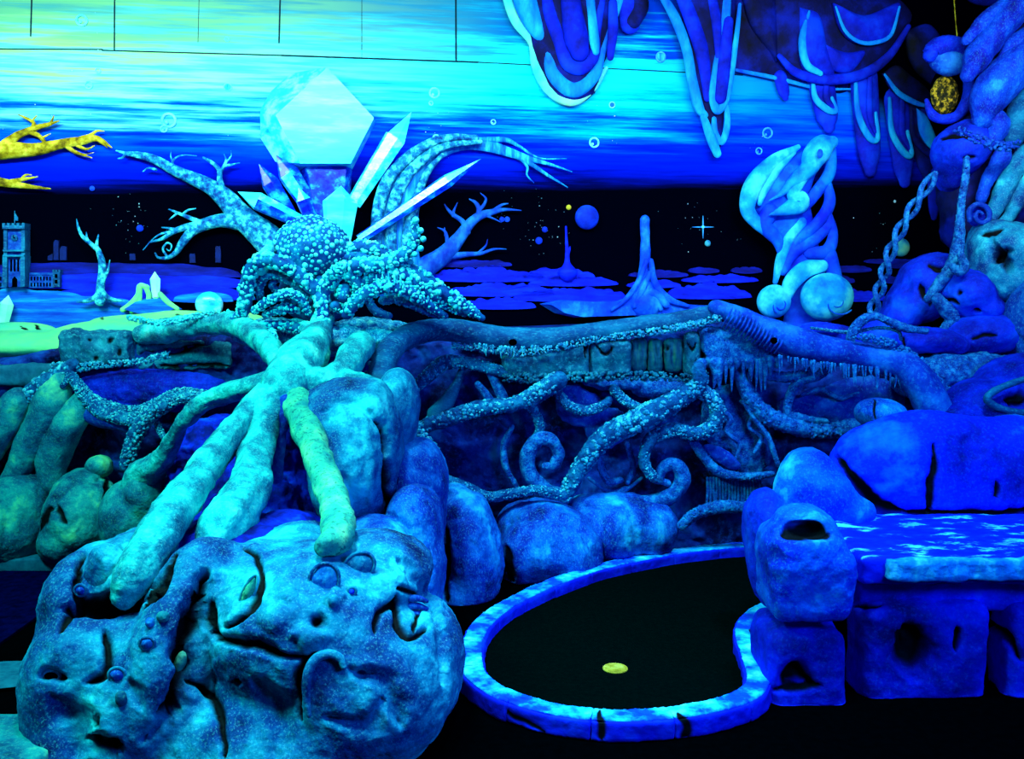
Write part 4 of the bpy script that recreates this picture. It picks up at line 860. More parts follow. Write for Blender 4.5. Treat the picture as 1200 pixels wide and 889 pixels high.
def fossil(px, py, rx, ry, label=None, ringed=True, mat=BLUE_ROCK, tilt=0):
    p, n = on(OCB, px, py, .006); Y = p[1]; r = np.array([rx * Y / F, .018, ry * Y / F])
    R = np.array(rotY(tilt)); o = to_obj('fossil_disc', displace(ball(p, r, 4, R), .004, 40), mat, oc)
    if ringed:
        th = np.linspace(0, 2 * np.pi, 26); q = np.stack([np.cos(th) * r[0] * 1.12, th * 0, np.sin(th) * r[2] * 1.12], -1) @ R.T + p
        to_obj('fossil_rim', tube(q + np.array([0, -.004, 0]), np.full(26, .0055), seg=8, step=.01), CYAN_ROCK, oc)
    if label: o['label'] = label
fossil(380, 680, 16, 20, 'blue oval fossil', True, BLUE_ROCK, 20); fossil(421, 663, 18, 14, 'pale round fossil with a rim', True, CYAN_ROCK, -35); fossil(413, 692, 4, 4, None, True, DEEP_ROCK); fossil(191, 722, 8, 7, None, False, GREEN_ROCK); fossil(176, 729, 6, 6, None, False, BLUE_ROCK); fossil(173, 753, 8, 7, None, True, BLUE_ROCK); fossil(138, 790, 9, 8, None, True, BLUE_ROCK); fossil(95, 691, 6, 6, None, True, BLUE_ROCK); fossil(142, 818, 7, 10, None, False, GREEN_ROCK); fossil(292, 692, 6, 20, 'ribbed teal leaf-shaped fossil', True, BARK_LIME, 25); fossil(212, 775, 7, 14, None, False, BARK_LIME, 18); fossil(61, 791, 9, 6, None, True, BLACK); fossil(391, 704, 7, 8, None, False, CYAN_ROCK)
def on_path(bvh, path, lift, **k):
    pts, rad = [], []
    for x, y, r in path: p, n = on(bvh, x, y, lift); pts.append(p); rad.append(r * p[1] / F)
    return tube(pts, rad, **k)
to_obj('hook_relief', on_path(OCB, [(362, 838, 3), (359, 815, 5), (361, 788, 6), (371, 771, 6), (387, 766, 6), (399, 772, 6), (403, 781, 4)], .014, seg=14, bark=.1), CYAN_ROCK, oc)
yf_ = on(OCB, 484, 690)[0][1] - .006
for y in (702, 711, 720, 729): to_obj('ribbed_fossil', ptube([(469, y + 1, 2.5), (478, y - 1, 4), (490, y - 1, 4), (500, y + 2, 2.5)], yf_, seg=12), BLUE_ROCK, oc)
to_obj('inset_stone', displace(ball(on(OCB, 121, 671)[0] + np.array([0, .03, 0]), np.array([25, 0, 31]) * 3.1 / F + np.array([0, .055, 0]), 5), .016, 14), CYAN_ROCK, oc)

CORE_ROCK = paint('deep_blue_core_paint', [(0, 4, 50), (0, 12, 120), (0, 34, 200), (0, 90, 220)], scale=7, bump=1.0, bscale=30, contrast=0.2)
# ---- rock core and boulders under the roots
boulder('deep blue rock mass in the shade between the pale roots', [(300, 600, 4.5, 105, 75, .4), (335, 530, 4.65, 70, 80, .35), (250, 560, 4.85, 50, 75, .28), (320, 640, 4.1, 120, 40, .4)], CORE_ROCK, h=.012, disp=.07, dscale=9, fine=.02, seed=4, name='rock_mass', cat='rock')
boulder('shaded dark blue boulder that two of the pale roots rest on', [(275, 665, 3.52, 95, 62, .3, 0, .05), (215, 655, 3.6, 60, 45, .25, 0, .05), (330, 640, 3.65, 60, 40, .25)], CORE_ROCK, h=.01, disp=.03, dscale=7, fine=.006, seed=6)
boulder('tall cyan boulder standing directly beside the speckled lime root', [(412, 545, 4.05, 52, 78, .28), (405, 490, 4.15, 58, 48, .28), (440, 520, 4.1, 30, 75, .25)], CYAN_ROCK, h=.009, k=.06, disp=.022, seed=7, marks=[([(378, 482), (400, 470), (428, 480), (452, 505), (456, 540), (455, 590)], 6, .02, False), ([(430, 490), (436, 540), (432, 590)], 7, -.012, False), ([(452, 500), (456, 560), (455, 610)], 6, .03, True), ([(440, 492), (452, 500)], 4, .02, True), ([(400, 560), (420, 600), (400, 620)], 16, .02, False)])
boulder('smooth cyan lobe of rock squeezed behind the tall boulder below the log', [(466, 480, 4.3, 26, 48, .2), (470, 530, 4.35, 20, 35, .18)], CYAN_ROCK, h=.009, seed=9)
boulder('upper blue boulder stepping down beyond the tall cyan boulder', [(490, 560, 4.3, 36, 48, .25), (498, 600, 4.3, 28, 55, .2), (478, 570, 4.2, 30, 50, .2)], BLUE_ROCK, h=.009, seed=11, marks=[([(475, 545), (500, 550), (516, 580)], 8, .015, False), ([(508, 600), (512, 640), (508, 690)], 7, .025, True)])
boulder('middle blue boulder of the stair of rocks beside the outcrop', [(485, 620, 3.95, 36, 55, .24), (470, 660, 3.85, 52, 50, .25), (490, 690, 3.8, 30, 70, .2)], BLUE_ROCK, h=.009, seed=13, marks=[([(452, 600), (480, 625), (500, 670), (503, 720)], 8, .02, False), ([(440, 625), (470, 640), (492, 690)], 7, .018, False)])
boulder('low blue boulder filling the gap right behind the outcrop top'.replace('right ', ''), [(440, 640, 3.75, 45, 34, .25), (370, 650, 3.7, 60, 25, .2)], BLUE_ROCK, h=.009, seed=14)
boulder('block-shaped blue boulder at the start of the row behind the kerb', [(548, 640, 4.65, 38, 66, .26), (556, 660, 4.62, 34, 55, .26), (532, 620, 4.75, 32, 55, .25), (540, 690, 4.6, 40, 36, .24)], BLUE_ROCK, h=.009, k=.05, disp=.02, seed=15, marks=[([(520, 612), (548, 604), (578, 622), (590, 660)], 6, .016, False), ([(522, 620), (520, 670), (524, 705)], 7, .02, True), ([(552, 630), (560, 626)], 14, -.012, False)])
boulder('rounded blue boulder in the middle of the row behind the kerb', [(640, 640, 4.9, 52, 52, .26), (672, 645, 4.9, 38, 42, .25), (610, 650, 4.85, 26, 44, .22), (630, 612, 5.0, 48, 26, .2)], BLUE_ROCK, h=.01, k=.05, disp=.022, seed=17, marks=[([(596, 612), (640, 604), (680, 622), (700, 655)], 6, .016, False), ([(592, 640), (594, 670), (600, 690)], 8, .02, True)])
boulder('long low blue boulder at the bench end of the row behind the kerb', [(715, 620, 5.05, 48, 42, .24), (762, 620, 5.1, 34, 34, .22), (690, 612, 5.12, 46, 34, .2), (735, 605, 5.1, 30, 28, .2)], BLUE_ROCK, h=.01, k=.05, disp=.022, seed=19, marks=[([(660, 592), (700, 598), (705, 640), (700, 664)], 6, .018, False), ([(738, 600), (748, 630), (742, 655)], 7, .012, False)])
boulder('sea-green boulder at the far edge beside the navy carpet', [(20, 612, 5.05, 42, 56, .26), (40, 590, 5.1, 24, 36, .2), (-20, 620, 5.0, 40, 60, .26)], GREEN_ROCK, h=.011, seed=21, marks=[([(0, 575), (8, 600), (4, 640)], 6, .015, False)])
boulder('sea-green boulder with a raised lip, middle one beside the navy carpet', [(98, 606, 5.0, 44, 52, .26), (96, 580, 5.08, 30, 32, .22), (80, 632, 4.95, 32, 30, .2)], GREEN_ROCK, h=.01, seed=23, marks=[([(60, 600), (70, 578), (92, 565), (130, 560)], 5, .018, False), ([(126, 562), (128, 600), (124, 640)], 6, .03, True), ([(66, 592), (72, 606), (76, 612)], 5, .025, True), ([(44, 620), (58, 595)], 6, .02, True)])
boulder('dark teal wedge-shaped boulder where the outermost root lands', [(160, 608, 4.8, 40, 52, .24), (176, 575, 4.78, 26, 42, .2)], GREEN_ROCK, h=.01, seed=25)
boulder('dim rounded stone inside the dark hollow beneath the twisted vine', [(116, 546, 5.12, 15, 14, .08)], GREEN_ROCK, h=.008, name='stone', cat='stone')
for q, lb in (([(72, 448, 14), (58, 475, 20), (40, 515, 18), (15, 560, 15), (-5, 590, 14)], 'broad blue-green buttress root sloping to the picture edge'.replace('picture edge', 'farthest sea-green boulder')), ([(100, 470, 14), (78, 500, 20), (62, 535, 18), (60, 566, 16)], 'curved buttress root ending above the lipped boulder'), ([(92, 474, 8), (120, 486, 15), (150, 498, 10), (168, 506, 6)], 'short overhanging root forming the roof of the dark hollow'), ([(20, 470, 16), (0, 500, 20), (-30, 540, 22)], 'outermost teal buttress root under the crusted vine')):
    tag(to_obj('buttress_root', displace(ptube(q, 5.1, seg=22, bark=.12), .012, 9), GREEN_ROCK if q[0][0] != 92 else BARK_DEEP), lb, 'root', 'buttress roots')
tag(to_obj('blue_panel', displace(ball(P(176, 458, 5.2), np.array([100, 0, 26]) * 5.2 / F + np.array([0, .06, 0]), 6), .012, 30), DEEP_ROCK), 'deep violet-blue pebbled panel under the ledge, above the twisted vine', 'panel')

# ---- ledge: dunes, slabs, planks
boulder('broad lime dune along the ledge below the clock tower', [(40, 404, 5.62, 130, 17, .3), (-60, 410, 5.6, 130, 20, .3), (150, 391, 5.66, 90, 17, .25)], LIME, h=.014, disp=.012, fine=0, seed=31, name='sand_dune', cat='dune', marks=[([(30, 385), (50, 392), (62, 400)], 4, .008, False)])
boulder('lime dune with dark cracks running up to the octopus', [(215, 379, 5.75, 80, 14, .25), (150, 382, 5.8, 50, 13, .2), (275, 378, 5.75, 40, 12, .2)], LIME, h=.012, disp=.012, fine=0, seed=33, name='sand_dune', cat='dune', marks=[([(118, 366), (120, 378), (116, 390)], 2.5, .006, True), ([(160, 372), (175, 380), (190, 382)], 2.5, .006, True), ([(205, 368), (215, 374)], 2.5, .006, True)])
boulder('striped lime mound under the lone crystal', [(18, 388, 5.75, 48, 11, .12)], LIME, h=.01, disp=.004, fine=0, seed=35, name='sand_dune', cat='dune', marks=[([(22, 380), (32, 388), (36, 396)], 2.5, .006, True), ([(40, 382), (50, 390), (55, 396)], 3, .006, True)])
def block(label, x0, y0, x1, y1, Y, d, mat, name='stone_slab', cat='stone slab', seed=0, h=.009, marks=None, amp=.014, group='slabs along the ledge'):
    s = Sculpt(); c = P((x0 + x1) / 2, (y0 + y1) / 2, Y); s.box(c, [(x1 - x0) / 2 * Y / F, d, (y1 - y0) / 2 * Y / F], rnd=.03)
    m = displace(displace(s.mesh(h), amp, 10, 4, seed), .006, 38, 3, seed + 3); mk = None
    if marks is not None: m, mk = carve(m, marks)
    return tag(rock_obj(name, m, mat, mask=mk), label, cat, group)
block('pitted teal block on the ledge under the lime dune', 76, 388, 160, 425, 5.25, .10, SLAB_TEAL, seed=41, amp=.035, marks=[([(130, 400)], 5, .02, True), ([(140, 412)], 4, .02, True), ([(105, 397)], 4, .02, True), ([(112, 420)], 4, .015, True)])
block('long narrow slate slab below the lime dune by the crusted vine', -40, 426, 72, 452, 5.28, .06, SLATE, seed=42)
block('rough teal shelf behind the arching pale root', 165, 398, 275, 432, 5.3, .08, SLAB_TEAL, seed=43, marks=[([(160, 418), (200, 412), (245, 400)], 6, .03, True), ([(190, 428), (270, 430)], 5, .02, True)])
block('rough teal slab under the long log, with one dark slot', 588, 398, 690, 440, 5.16, .07, SLAB_TEAL, seed=44, marks=[([(688, 402), (687, 418)], 4, .03, True), ([(640, 420), (655, 430)], 14, -.012, False)])
block('pale stepped teal slab beside the planks', 690, 398, 738, 440, 5.2, .08, SLAB_TEAL, seed=45, marks=[([(698, 405), (710, 415), (718, 405)], 3, .02, True)])
for i, (x0, x1, lb) in enumerate([(738, 758, 'first upright plank beside the pale stepped slab'), (759, 776, 'second, darker upright plank of the three'), (778, 800, 'mossy upright plank with a knot, next to the swirled block')]):
    block(lb, x0, 396, x1, 436, 5.2, .035, PLANK_PAINT, name='plank', cat='plank', seed=50 + i, h=.007, amp=.005, group='planks under the long log', marks=[([((x0 + x1) / 2, 398), ((x0 + x1) / 2 + 2, 434)], 2.2, .01, False)] + ([([(781, 408)], 4, .015, True)] if i == 2 else []))
block('narrow block carved with a swirl between planks and spiky slab', 801, 388, 820, 440, 5.18, .06, SLAB_TEAL, seed=55, marks=[([(804, 402), (810, 410), (816, 402)], 3, .015, True)])
spk = block('rough blue block with a toothed dripping underside, under the bend of the logs', 820, 384, 908, 430, 5.15, .08, CRUST_BLUE, seed=56, marks=[([(822, 412), (822, 420)], 4, .03, True), ([(850, 398), (880, 402)], 5, .015, False)])
def fringe(x0, x1, y, n, L, r, Y, seed, slope=0.0):
    rg = np.random.RandomState(seed); out = []
    for x in np.linspace(x0, x1, n):
        l = L * (.2 + 1.2 * rg.rand() ** 1.7); w = r * (.5 + 1.0 * rg.rand()); x += rg.randn() * 1.8; yy = y + slope * (x - x0)
        out.append(ptube([(x, yy - 3, w), (x + rg.randn() * .6, yy + l * .5, w * .6), (x + rg.randn(), yy + l, w * .15)], Y, seg=7, step=.012))
    return join(*out)
tag(to_obj('drip_fringe', fringe(822, 908, 428, 17, 26, 4.6, 5.06, 1, -.03), CRUST_BLUE), 'row of pointed drips hanging below the rough blue block', 'drips', kind='stuff')

# ---- the planter wall's carved patches (relief on its face)
for lst, mat, lb in (([(680, 478, 5.22, 30, 22, .05), (712, 500, 5.22, 26, 26, .05), (668, 462, 5.22, 18, 16, .05)], BARK_DEEP, 'rounded blue rock patch between the vines below the teal slab'), ([(540, 530, 5.26, 60, 60, .03), (580, 545, 5.26, 50, 45, .03)], WALL_DARK, 'dark rough blue hollow wall patch under the lower crusted vine'),
    ([(780, 455, 5.22, 40, 14, .06), (720, 448, 5.2, 42, 9, .06)], CRUST_BLUE, 'crusted ledge strip under the planks'), ([(850, 490, 5.24, 30, 40, .05), (880, 520, 5.24, 26, 40, .05)], CRUST_BLUE, 'wrinkled blue rock face below the toothed block'), ([(970, 480, 5.24, 62, 22, .05), (1010, 470, 5.22, 50, 30, .05)], BARK_DEEP, 'wrinkled dim blue rock under the long drooping log')):
    boulder(lb, lst, mat, h=.011, name='rock_patch', cat='rock', disp=.02, dscale=12, fine=.01, seed=int(lst[0][0]))

# ---- roots spilling from under the octopus
rt = thing('root_system', P(335, 440, 4.2), 'pale cyan roots fanning from under the octopus down onto the outcrop', 'roots')
def root(path, mat=BARK, lab=None, seg=26, bark=.2, disp=.018, name='root', par=rt, bs=(2.2, 5), seed=1):
    m = displace(displace(ptube(path, 4.2, seg=seg, bark=bark, bs=bs, seed=seed, lump=.08), disp, 12, 4, seed), .004, 40, 3, seed)
    o = to_obj(name, m, mat, par)
    if lab: o['label'] = lab
    return o
root([(378, 352, 11, 4.95), (379, 372, 13, 4.88), (374, 392, 17, 4.72), (362, 412, 23, 4.5), (346, 434, 29, 4.3), (334, 456, 28, 4.15), (330, 474, 18, 4.12)], name='stem', bark=.1)
root([(335, 436, 14, 4.26), (306, 449, 13, 4.3), (270, 460, 12, 4.35), (238, 472, 10, 4.4), (216, 493, 9, 4.45), (200, 520, 10, 4.55), (190, 538, 14, 4.62), (168, 560, 20, 4.7), (150, 590, 16, 4.75)], seed=2)
root([(334, 446, 15, 4.2), (306, 468, 15, 4.1), (282, 496, 16, 3.95), (258, 526, 18, 3.8), (232, 560, 21, 3.6), (205, 598, 25, 3.38), (180, 636, 26, 3.2), (158, 672, 24, 3.06), (146, 700, 14, 3.02)], seed=3, lab='widest root, running down to the outcrop corner')
root([(332, 452, 22, 4.18), (312, 486, 23, 4.05), (302, 520, 21, 3.92), (296, 552, 22, 3.75), (284, 584, 27, 3.58), (262, 618, 30, 3.42), (244, 650, 22, 3.35)], seed=4)
root([(338, 440, 10, 4.24), (347, 474, 17, 4.06), (362, 510, 18, 3.85), (374, 540, 18, 3.68), (386, 572, 19, 3.5), (394, 602, 20, 3.3), (398, 622, 20, 3.16), (393, 634, 17, 3.08), (378, 642, 10, 3.03)], BARK_LIME, 'speckled lime root with a cut foot', seed=5, bark=.07)
root([(330, 430, 13, 4.32), (318, 412, 14, 4.5), (302, 394, 14, 4.72), (280, 382, 14, 4.92), (252, 378, 14, 5.05), (222, 382, 14, 5.12), (196, 388, 15, 5.18), (168, 392, 12, 5.22)], BARK, 'thick smooth root arching back over the ledge', seed=6, bark=.05)
root([(342, 432, 10, 4.35), (356, 412, 9, 4.5), (362, 396, 8, 4.65), (358, 382, 6, 4.8)], seed=7)
root([(352, 446, 20, 4.2), (380, 448, 17, 4.2), (404, 434, 17, 4.3), (418, 412, 17, 4.5), (424, 402, 14, 4.62)], seed=8, bark=.08, lab='stubby log-like root with a round end')
root([(400, 446, 16, 4.25), (425, 455, 18, 4.2), (446, 470, 18, 4.18), (452, 490, 12, 4.18)], seed=10, bark=.1)
root([(336, 470, 7, 4.05), (330, 500, 8, 4.02), (326, 530, 8, 4.0), (324, 560, 6, 3.98)], BARK_DEEP, seed=11)
# ---- logs on the ledge
l1 = thing('fallen_log', P(560, 392, 5.1), 'long smooth steel-blue log lying along the ledge from the octopus', 'log')
def log(path, mat, par, name='log_body', seed=0, bark=.05): return to_obj(name, displace(displace(ptube(path, 5.1, seg=26, bark=bark, bs=(2, 4), seed=seed), .008, 10, 3, seed), .003, 40, 2, seed), mat, par)
log([(444, 470, 11, 4.45), (446, 440, 15, 4.55), (456, 412, 15, 4.75), (478, 394, 14, 4.9), (510, 387, 13.5, 5.0), (545, 389, 13.5, 5.05), (585, 396, 14, 5.1), (625, 398, 14.5, 5.12), (660, 396, 13.5, 5.12), (705, 388, 11.5, 5.14), (765, 379, 10.5, 5.15), (822, 370, 10, 5.12), (850, 364, 9, 5.1)], BARK_BLUE, l1)
to_obj('drip_fringe', join(fringe(560, 600, 406, 12, 9, 1.6, 5.0, 2, .12), fringe(600, 640, 410, 9, 8, 1.5, 5.0, 3, -.05)), CRUST, l1)
to_obj('knot_hole', ball(P(601, 401, 5.02), np.array([5, 0, 4]) * 5 / F + np.array([0, .012, 0]), 3), BLACK, l1)
l2 = thing('fallen_log', P(960, 412, 5.05), 'dark ridged log drooping from the bend toward the bench', 'log')
log([(838, 360, 9, 5.08), (866, 371, 12, 5.05), (900, 388, 16, 5.02), (938, 402, 17, 5.0), (980, 412, 16, 5.0), (1025, 421, 15, 4.98), (1058, 428, 17, 4.95), (1078, 448, 20, 4.9), (1094, 476, 21, 4.85), (1110, 512, 18, 4.8)], BARK_DEEP, l2, seed=3)
for k in range(15): x = 852 + k * 4.4; to_obj('ridge_ring', ptube([(x + 6, 361 + k * 2.2, 1, 4.98), (x + 1, 371 + k * 2.4, 1.4, 4.925), (x - 6, 383 + k * 2.2, 1, 4.96)], seg=8), BARK_DEEP, l2)
to_obj('drip_fringe', join(fringe(915, 965, 420, 14, 16, 1.7, 4.92, 4, .16), fringe(965, 1060, 428, 26, 17, 1.7, 4.92, 5, .1)), CRUST_BLUE, l2)
to_obj('knot_hole', ball(P(907, 399, 4.84), np.array([4, 0, 4]) * 5 / F + np.array([0, .012, 0]), 3), BLACK, l2)

# ---- crusted vines on the planter wall
CRUST_DARK = paint('dark_vine_core', [(0, 35, 95), (0, 80, 140), (10, 130, 175)], scale=20, bump=0.8, bscale=80)
def vine(path, label, mat=CRUST, Y=5.12, seg=18, wart=.55, name='vine', group='vines on the planter wall', seed=0, par=None, dens=None):
    smooth = wart < .15
    m = ptube(path, Y, seg=seg, bark=.18, seed=seed, step=.008); r = np.mean([q[2] for q in path]) * Y / F
    m = warty(displace(m, r * .3, 14, 3, seed), r * wart * .5, max(r * .6, .011), seed)
    base = mat if smooth else CRUST_DARK if mat is CRUST else mat
    if par is None:
        o = thing(name, P(path[-1][0], path[-1][1], Y), label, 'vine', group); to_obj('stem', m, base, o)
    else: o = to_obj(name, m, base, par)
    if not smooth or dens: 
        pb = to_obj('crust', pebbles(path, Y, .24, dens or (26 if mat is CRUST else 12), seed + 50), mat, o if par is None else par); pb['kind'] = 'stuff'
    return o
vine([(462, 476, 6), (486, 454, 6), (506, 436, 7), (524, 424, 7), (556, 427, 6), (590, 435, 6), (616, 438, 6), (640, 446, 5)], 'thick crusted vine hanging just under the long log', seed=1)
vine([(478, 512, 7), (500, 498, 7), (530, 488, 7.5), (565, 478, 8), (600, 474, 7.5), (624, 464, 8.5), (643, 452, 10), (655, 444, 9)], 'lower crusted vine rising to the knot under the teal slab', seed=2, Y=5.06)
vine([(660, 586, 7), (672, 562, 8.5), (690, 534, 9.5), (714, 508, 10.5), (746, 493, 12), (782, 475, 11), (806, 461, 9), (820, 448, 8), (818, 430, 6)], 'thickest crusted vine sweeping up diagonally across the wall', seed=3, Y=5.02)
vine([(812, 452, 7), (832, 466, 8), (841, 484, 8), (832, 502, 8), (814, 508, 7), (792, 503, 7), (770, 509, 7), (757, 524, 6), (756, 544, 5.5), (765, 558, 5), (772, 562, 4)], 'looping crusted vine in the shape of a reversed S', seed=4, Y=5.06)
vine([(660, 582, 9), (636, 572, 9), (620, 552, 9), (619, 530, 8.5), (632, 514, 8), (647, 517, 7.5), (654, 532, 7), (648, 545, 6), (638, 546, 4)], 'smooth blue spiral curl near the foot of the thickest vine', CRUST_BLUE, 5.1, wart=.08, seed=5, seg=20)
vine([(712, 590, 7), (745, 590, 8), (778, 584, 9), (796, 570, 9), (799, 553, 8.5), (788, 543, 8), (776, 550, 7), (774, 562, 5), (782, 566, 4)], 'smooth blue spiral curl at the end of the looping vine', CRUST_BLUE, 5.1, wart=.08, seed=6, seg=20)
vine([(622, 474, 5), (630, 490, 5), (633, 503, 4.5), (624, 518, 4), (617, 530, 3)], 'short wavy tendril hanging above the first spiral curl', seed=7)
vine([(655, 462, 5), (668, 476, 5), (690, 481, 5), (708, 474, 4.5), (714, 468, 3)], 'small sagging tendril under the teal slab', seed=8)
vine([(719, 456, 5), (736, 472, 5), (760, 482, 5), (776, 478, 4)], 'tendril joining the crusted strip to the thickest vine', seed=9)
vine([(700, 532, 4), (705, 550, 4), (713, 564, 4), (727, 562, 3)], 'small hooked tendril below the thickest vine', seed=10, mat=CRUST_BLUE)
vine([(806, 508, 4), (820, 528, 5), (834, 546, 5), (852, 556, 4.5), (880, 558, 4), (905, 555, 3)], 'thin vine running from the looping vine toward the bench', seed=11, mat=CRUST_BLUE)
vine([(798, 616, 5), (815, 602, 6), (842, 594, 6.5), (870, 594, 6), (890, 598, 5)], 'low arched vine over the dark gap beside the bench', seed=12, mat=CRUST_BLUE, Y=5.0)
vine([(866, 438, 7), (880, 466, 8), (898, 486, 9), (930, 499, 9), (965, 505, 8), (1000, 500, 8)], 'dim thick vine curving under the drooping log to the bench back', seed=13, mat=CRUST_BLUE)
vine([(972, 428, 5), (958, 440, 5), (936, 448, 5), (925, 466, 4.5), (924, 484, 4), (942, 490, 4), (968, 494, 3)], 'dim hooked vine hanging from the drooping log', seed=14, mat=CRUST_BLUE)
vine([(900, 440, 5), (925, 442, 5.5), (948, 436, 5)], 'short dripping vine stub beside the toothed block', seed=15, mat=CRUST_BLUE)
vine([(872, 470, 3), (884, 490, 3), (900, 512, 3), (912, 545, 2.5)], 'thin stringy vine in front of the wrinkled rock face', seed=16, mat=CRUST_BLUE, wart=.2)
vine([(512, 542, 4), (522, 560, 4.5), (546, 570, 5), (572, 582, 5), (600, 578, 5), (630, 574, 5), (660, 580, 5)], 'bead-like crust creeping along the tops of the row of boulders', seed=17, Y=4.92)
vine([(86, 428, 7), (72, 440, 10), (52, 452, 11), (28, 468, 10), (0, 484, 10), (-30, 500, 10)], 'rough crusted vine sloping down from the pitted block', seed=18, mat=CRUST)
tv = thing('twisted_vine', P(150, 470, 5.05), 'vine of twisted strands sagging under the violet-blue panel', 'vine')
for k, dy in enumerate((0, 7, 13)):
    vine([(84, 438 + dy * .3, 4), (94, 452 + dy * .5, 5), (112, 468 + dy, 5), (138, 478 + dy, 5), (164, 480 + dy, 5), (188, 470 + dy * .8, 5.5), (210, 460 + dy * .6, 5.5), (238, 462 + dy * .4, 5), (262, 470, 4)], None, Y=5.08 - .02 * k, seed=20 + k, par=tv, name='strand', wart=.25)
vine([(192, 476, 6), (176, 486, 8), (162, 504, 8), (154, 524, 8), (148, 546, 7)], None, Y=5.02, seed=25, par=tv, name='branch')
vine([(182, 490, 3), (188, 505, 3.5), (196, 518, 3)], None, Y=5.05, seed=26, par=tv, name='branch')
vine([(80, 436, 3), (78, 446, 3), (73, 452, 2.5)], None, Y=5.05, seed=27, par=tv, name='branch')
for q, lb in (([(512, 486, 12), (524, 470, 9), (535, 450, 6), (542, 432, 4)], 'pale root stalk standing between the two crusted vines'), ([(572, 432, 5), (582, 450, 6), (592, 470, 6)], 'short blue stalk between the two crusted vines, nearer the log end'), ([(560, 450, 4), (568, 460, 5), (576, 472, 5)], 'shortest blue stalk between the two crusted vines')):
    tag(to_obj('stalk', displace(ptube(q, 5.14, seg=16, bark=.12), .006, 16), CRUST_BLUE if q[0][0] != 512 else BARK_BLUE), lb, 'root', 'stalks between the vines')

def crust_line(path, label, Y, seed, mat=CRUST, size=.5, dens=7):
    o = to_obj('crust_line', pebbles(path, Y, size, dens, seed, 1.1), mat); return tag(o, label, 'crust', kind='stuff')
crust_line([(530, 405, 3), (570, 408, 3), (610, 414, 3), (650, 408, 3), (690, 399, 3), (740, 392, 3), (800, 383, 3.5), (845, 372, 3)], 'pebbly crust along the underside of the long log', 5.05, 1)
crust_line([(590, 442, 3.5), (640, 443, 4), (690, 441, 4), (740, 440, 4), (800, 442, 3.5), (830, 440, 3)], 'pebbly crust along the foot of the slabs and planks', 5.08, 2, SLAB_TEAL)
crust_line([(60, 428, 3), (85, 430, 4), (120, 427, 3), (160, 424, 3), (200, 415, 3)], 'pebbly crust under the pitted block', 5.12, 3)
crust_line([(150, 372, 2.5), (190, 378, 2.5), (230, 370, 2.5), (262, 366, 2.5), (290, 374, 3)], 'pale beaded crust along the top of the arching root', 5.02, 4, OCTO)
crust_line([(430, 430, 5), (455, 445, 4), (470, 470, 4), (486, 500, 4), (505, 520, 4), (515, 540, 4)], 'pebbly crust between the smooth rock lobe and the wall', 4.6, 5, CRUST)
crust_line([(1000, 392, 3), (1040, 402, 4), (1070, 420, 5), (1090, 440, 5), (1105, 470, 4)], 'crumbly crust along the back of the drooping log', 4.95, 6, CRUST_BLUE)
crust_line([(1120, 150, 3), (1150, 165, 4), (1175, 172, 4), (1195, 168, 3)], 'bright speckled crust at the foot of the slanting folds', 5.5, 7, BARK_DEEP)

tag(to_obj('ribbed_curtain', join(*[ptube([(x, 560 + (x - 830) * .02, 1.8), (x + .5, 574, 2.2), (x + (k % 3) - 1, 590 + (k * 7) % 5, 1.4)], 5.16, seg=8) for k, x in enumerate(np.arange(829, 892, 3.6))]), CRUST_BLUE), 'row of thin hanging ribs below the vine that runs toward the bench', 'ribs', kind='stuff')
tag(to_obj('leaf_relief', displace(ball(P(846, 535, 5.14), np.array([26, 0, 9]) * 5.1 / F + np.array([0, .03, 0]), 5, rotY(32)), .008, 20), BARK_DEEP), 'blue leaf-shaped swelling beside the second spiral curl', 'leaf relief')
for q, lb in (([(868, 470, 2), (882, 482, 3), (878, 500, 3), (892, 512, 3), (884, 530, 2)], 'wavy wrinkle on the rock face, nearest the bench back'), ([(842, 478, 2), (856, 490, 3), (852, 506, 3), (866, 520, 3), (862, 538, 2)], 'wavy wrinkle on the rock face, beside the looping vine'), ([(940, 462, 2), (962, 456, 3), (985, 466, 3), (1006, 460, 2)], 'wavy wrinkle under the drooping log'), ([(690, 560, 2), (712, 575, 3), (735, 572, 3), (752, 560, 2)], 'low blue ridge between the two spiral curls'), ([(600, 500, 3), (590, 525, 4), (594, 550, 4), (606, 570, 3)], 'faint curved ridge outside the first spiral curl'), ([(735, 520, 3), (742, 545, 4), (736, 565, 3)], 'short faint ridge below the thickest vine')):
    tag(to_obj('wall_ridge', displace(ptube(q, 5.15, seg=12, bark=.2), .006, 20), CRUST_BLUE), lb, 'ridge', 'ridges on the planter wall')
# ================================================================== OCTOPUS
OCTO_DARK = paint('deep_teal_mantle', [(0, 30, 90), (0, 70, 130), (5, 110, 160)], scale=14, bump=0.4)
oct_ = thing('octopus', P(370, 372, 4.95), 'cyan octopus covered in warts and suckers, sitting on the ledge before the crystals', 'octopus')
hv = displace(ball(P(366, 292, 4.95), np.array([43, 0, 37]) * 4.95 / F + np.array([0, .17, 0]), 6), .006, 9)
to_obj('head', warty(hv, .01, .03, 3), OCTO_IN, oct_)
rg = np.random.RandomState(5); wv = []; taken = []; HC = P(366, 292, 4.95)
for k in range(2600):
    d = rg.randn(3); d[1] = -abs(d[1]); d /= np.linalg.norm(d)
    p = HC + d * np.array([.183, .168, .158]); r = .0085 + .009 * rg.rand() ** 1.5
    if all(np.linalg.norm(p - q) > (r + s_) * .82 for q, s_ in taken): taken.append((p, r)); wv.append(ball(p, r, 2))
to_obj('warts', join(*wv), OCTO, oct_)['kind'] = 'stuff'
to_obj('mantle', displace(warty(ball(P(374, 345, 5.06), np.array([46, 0, 32]) * 5 / F + np.array([0, .12, 0]), 5), .012, .03, 5), .01, 12), OCTO_DARK, oct_)
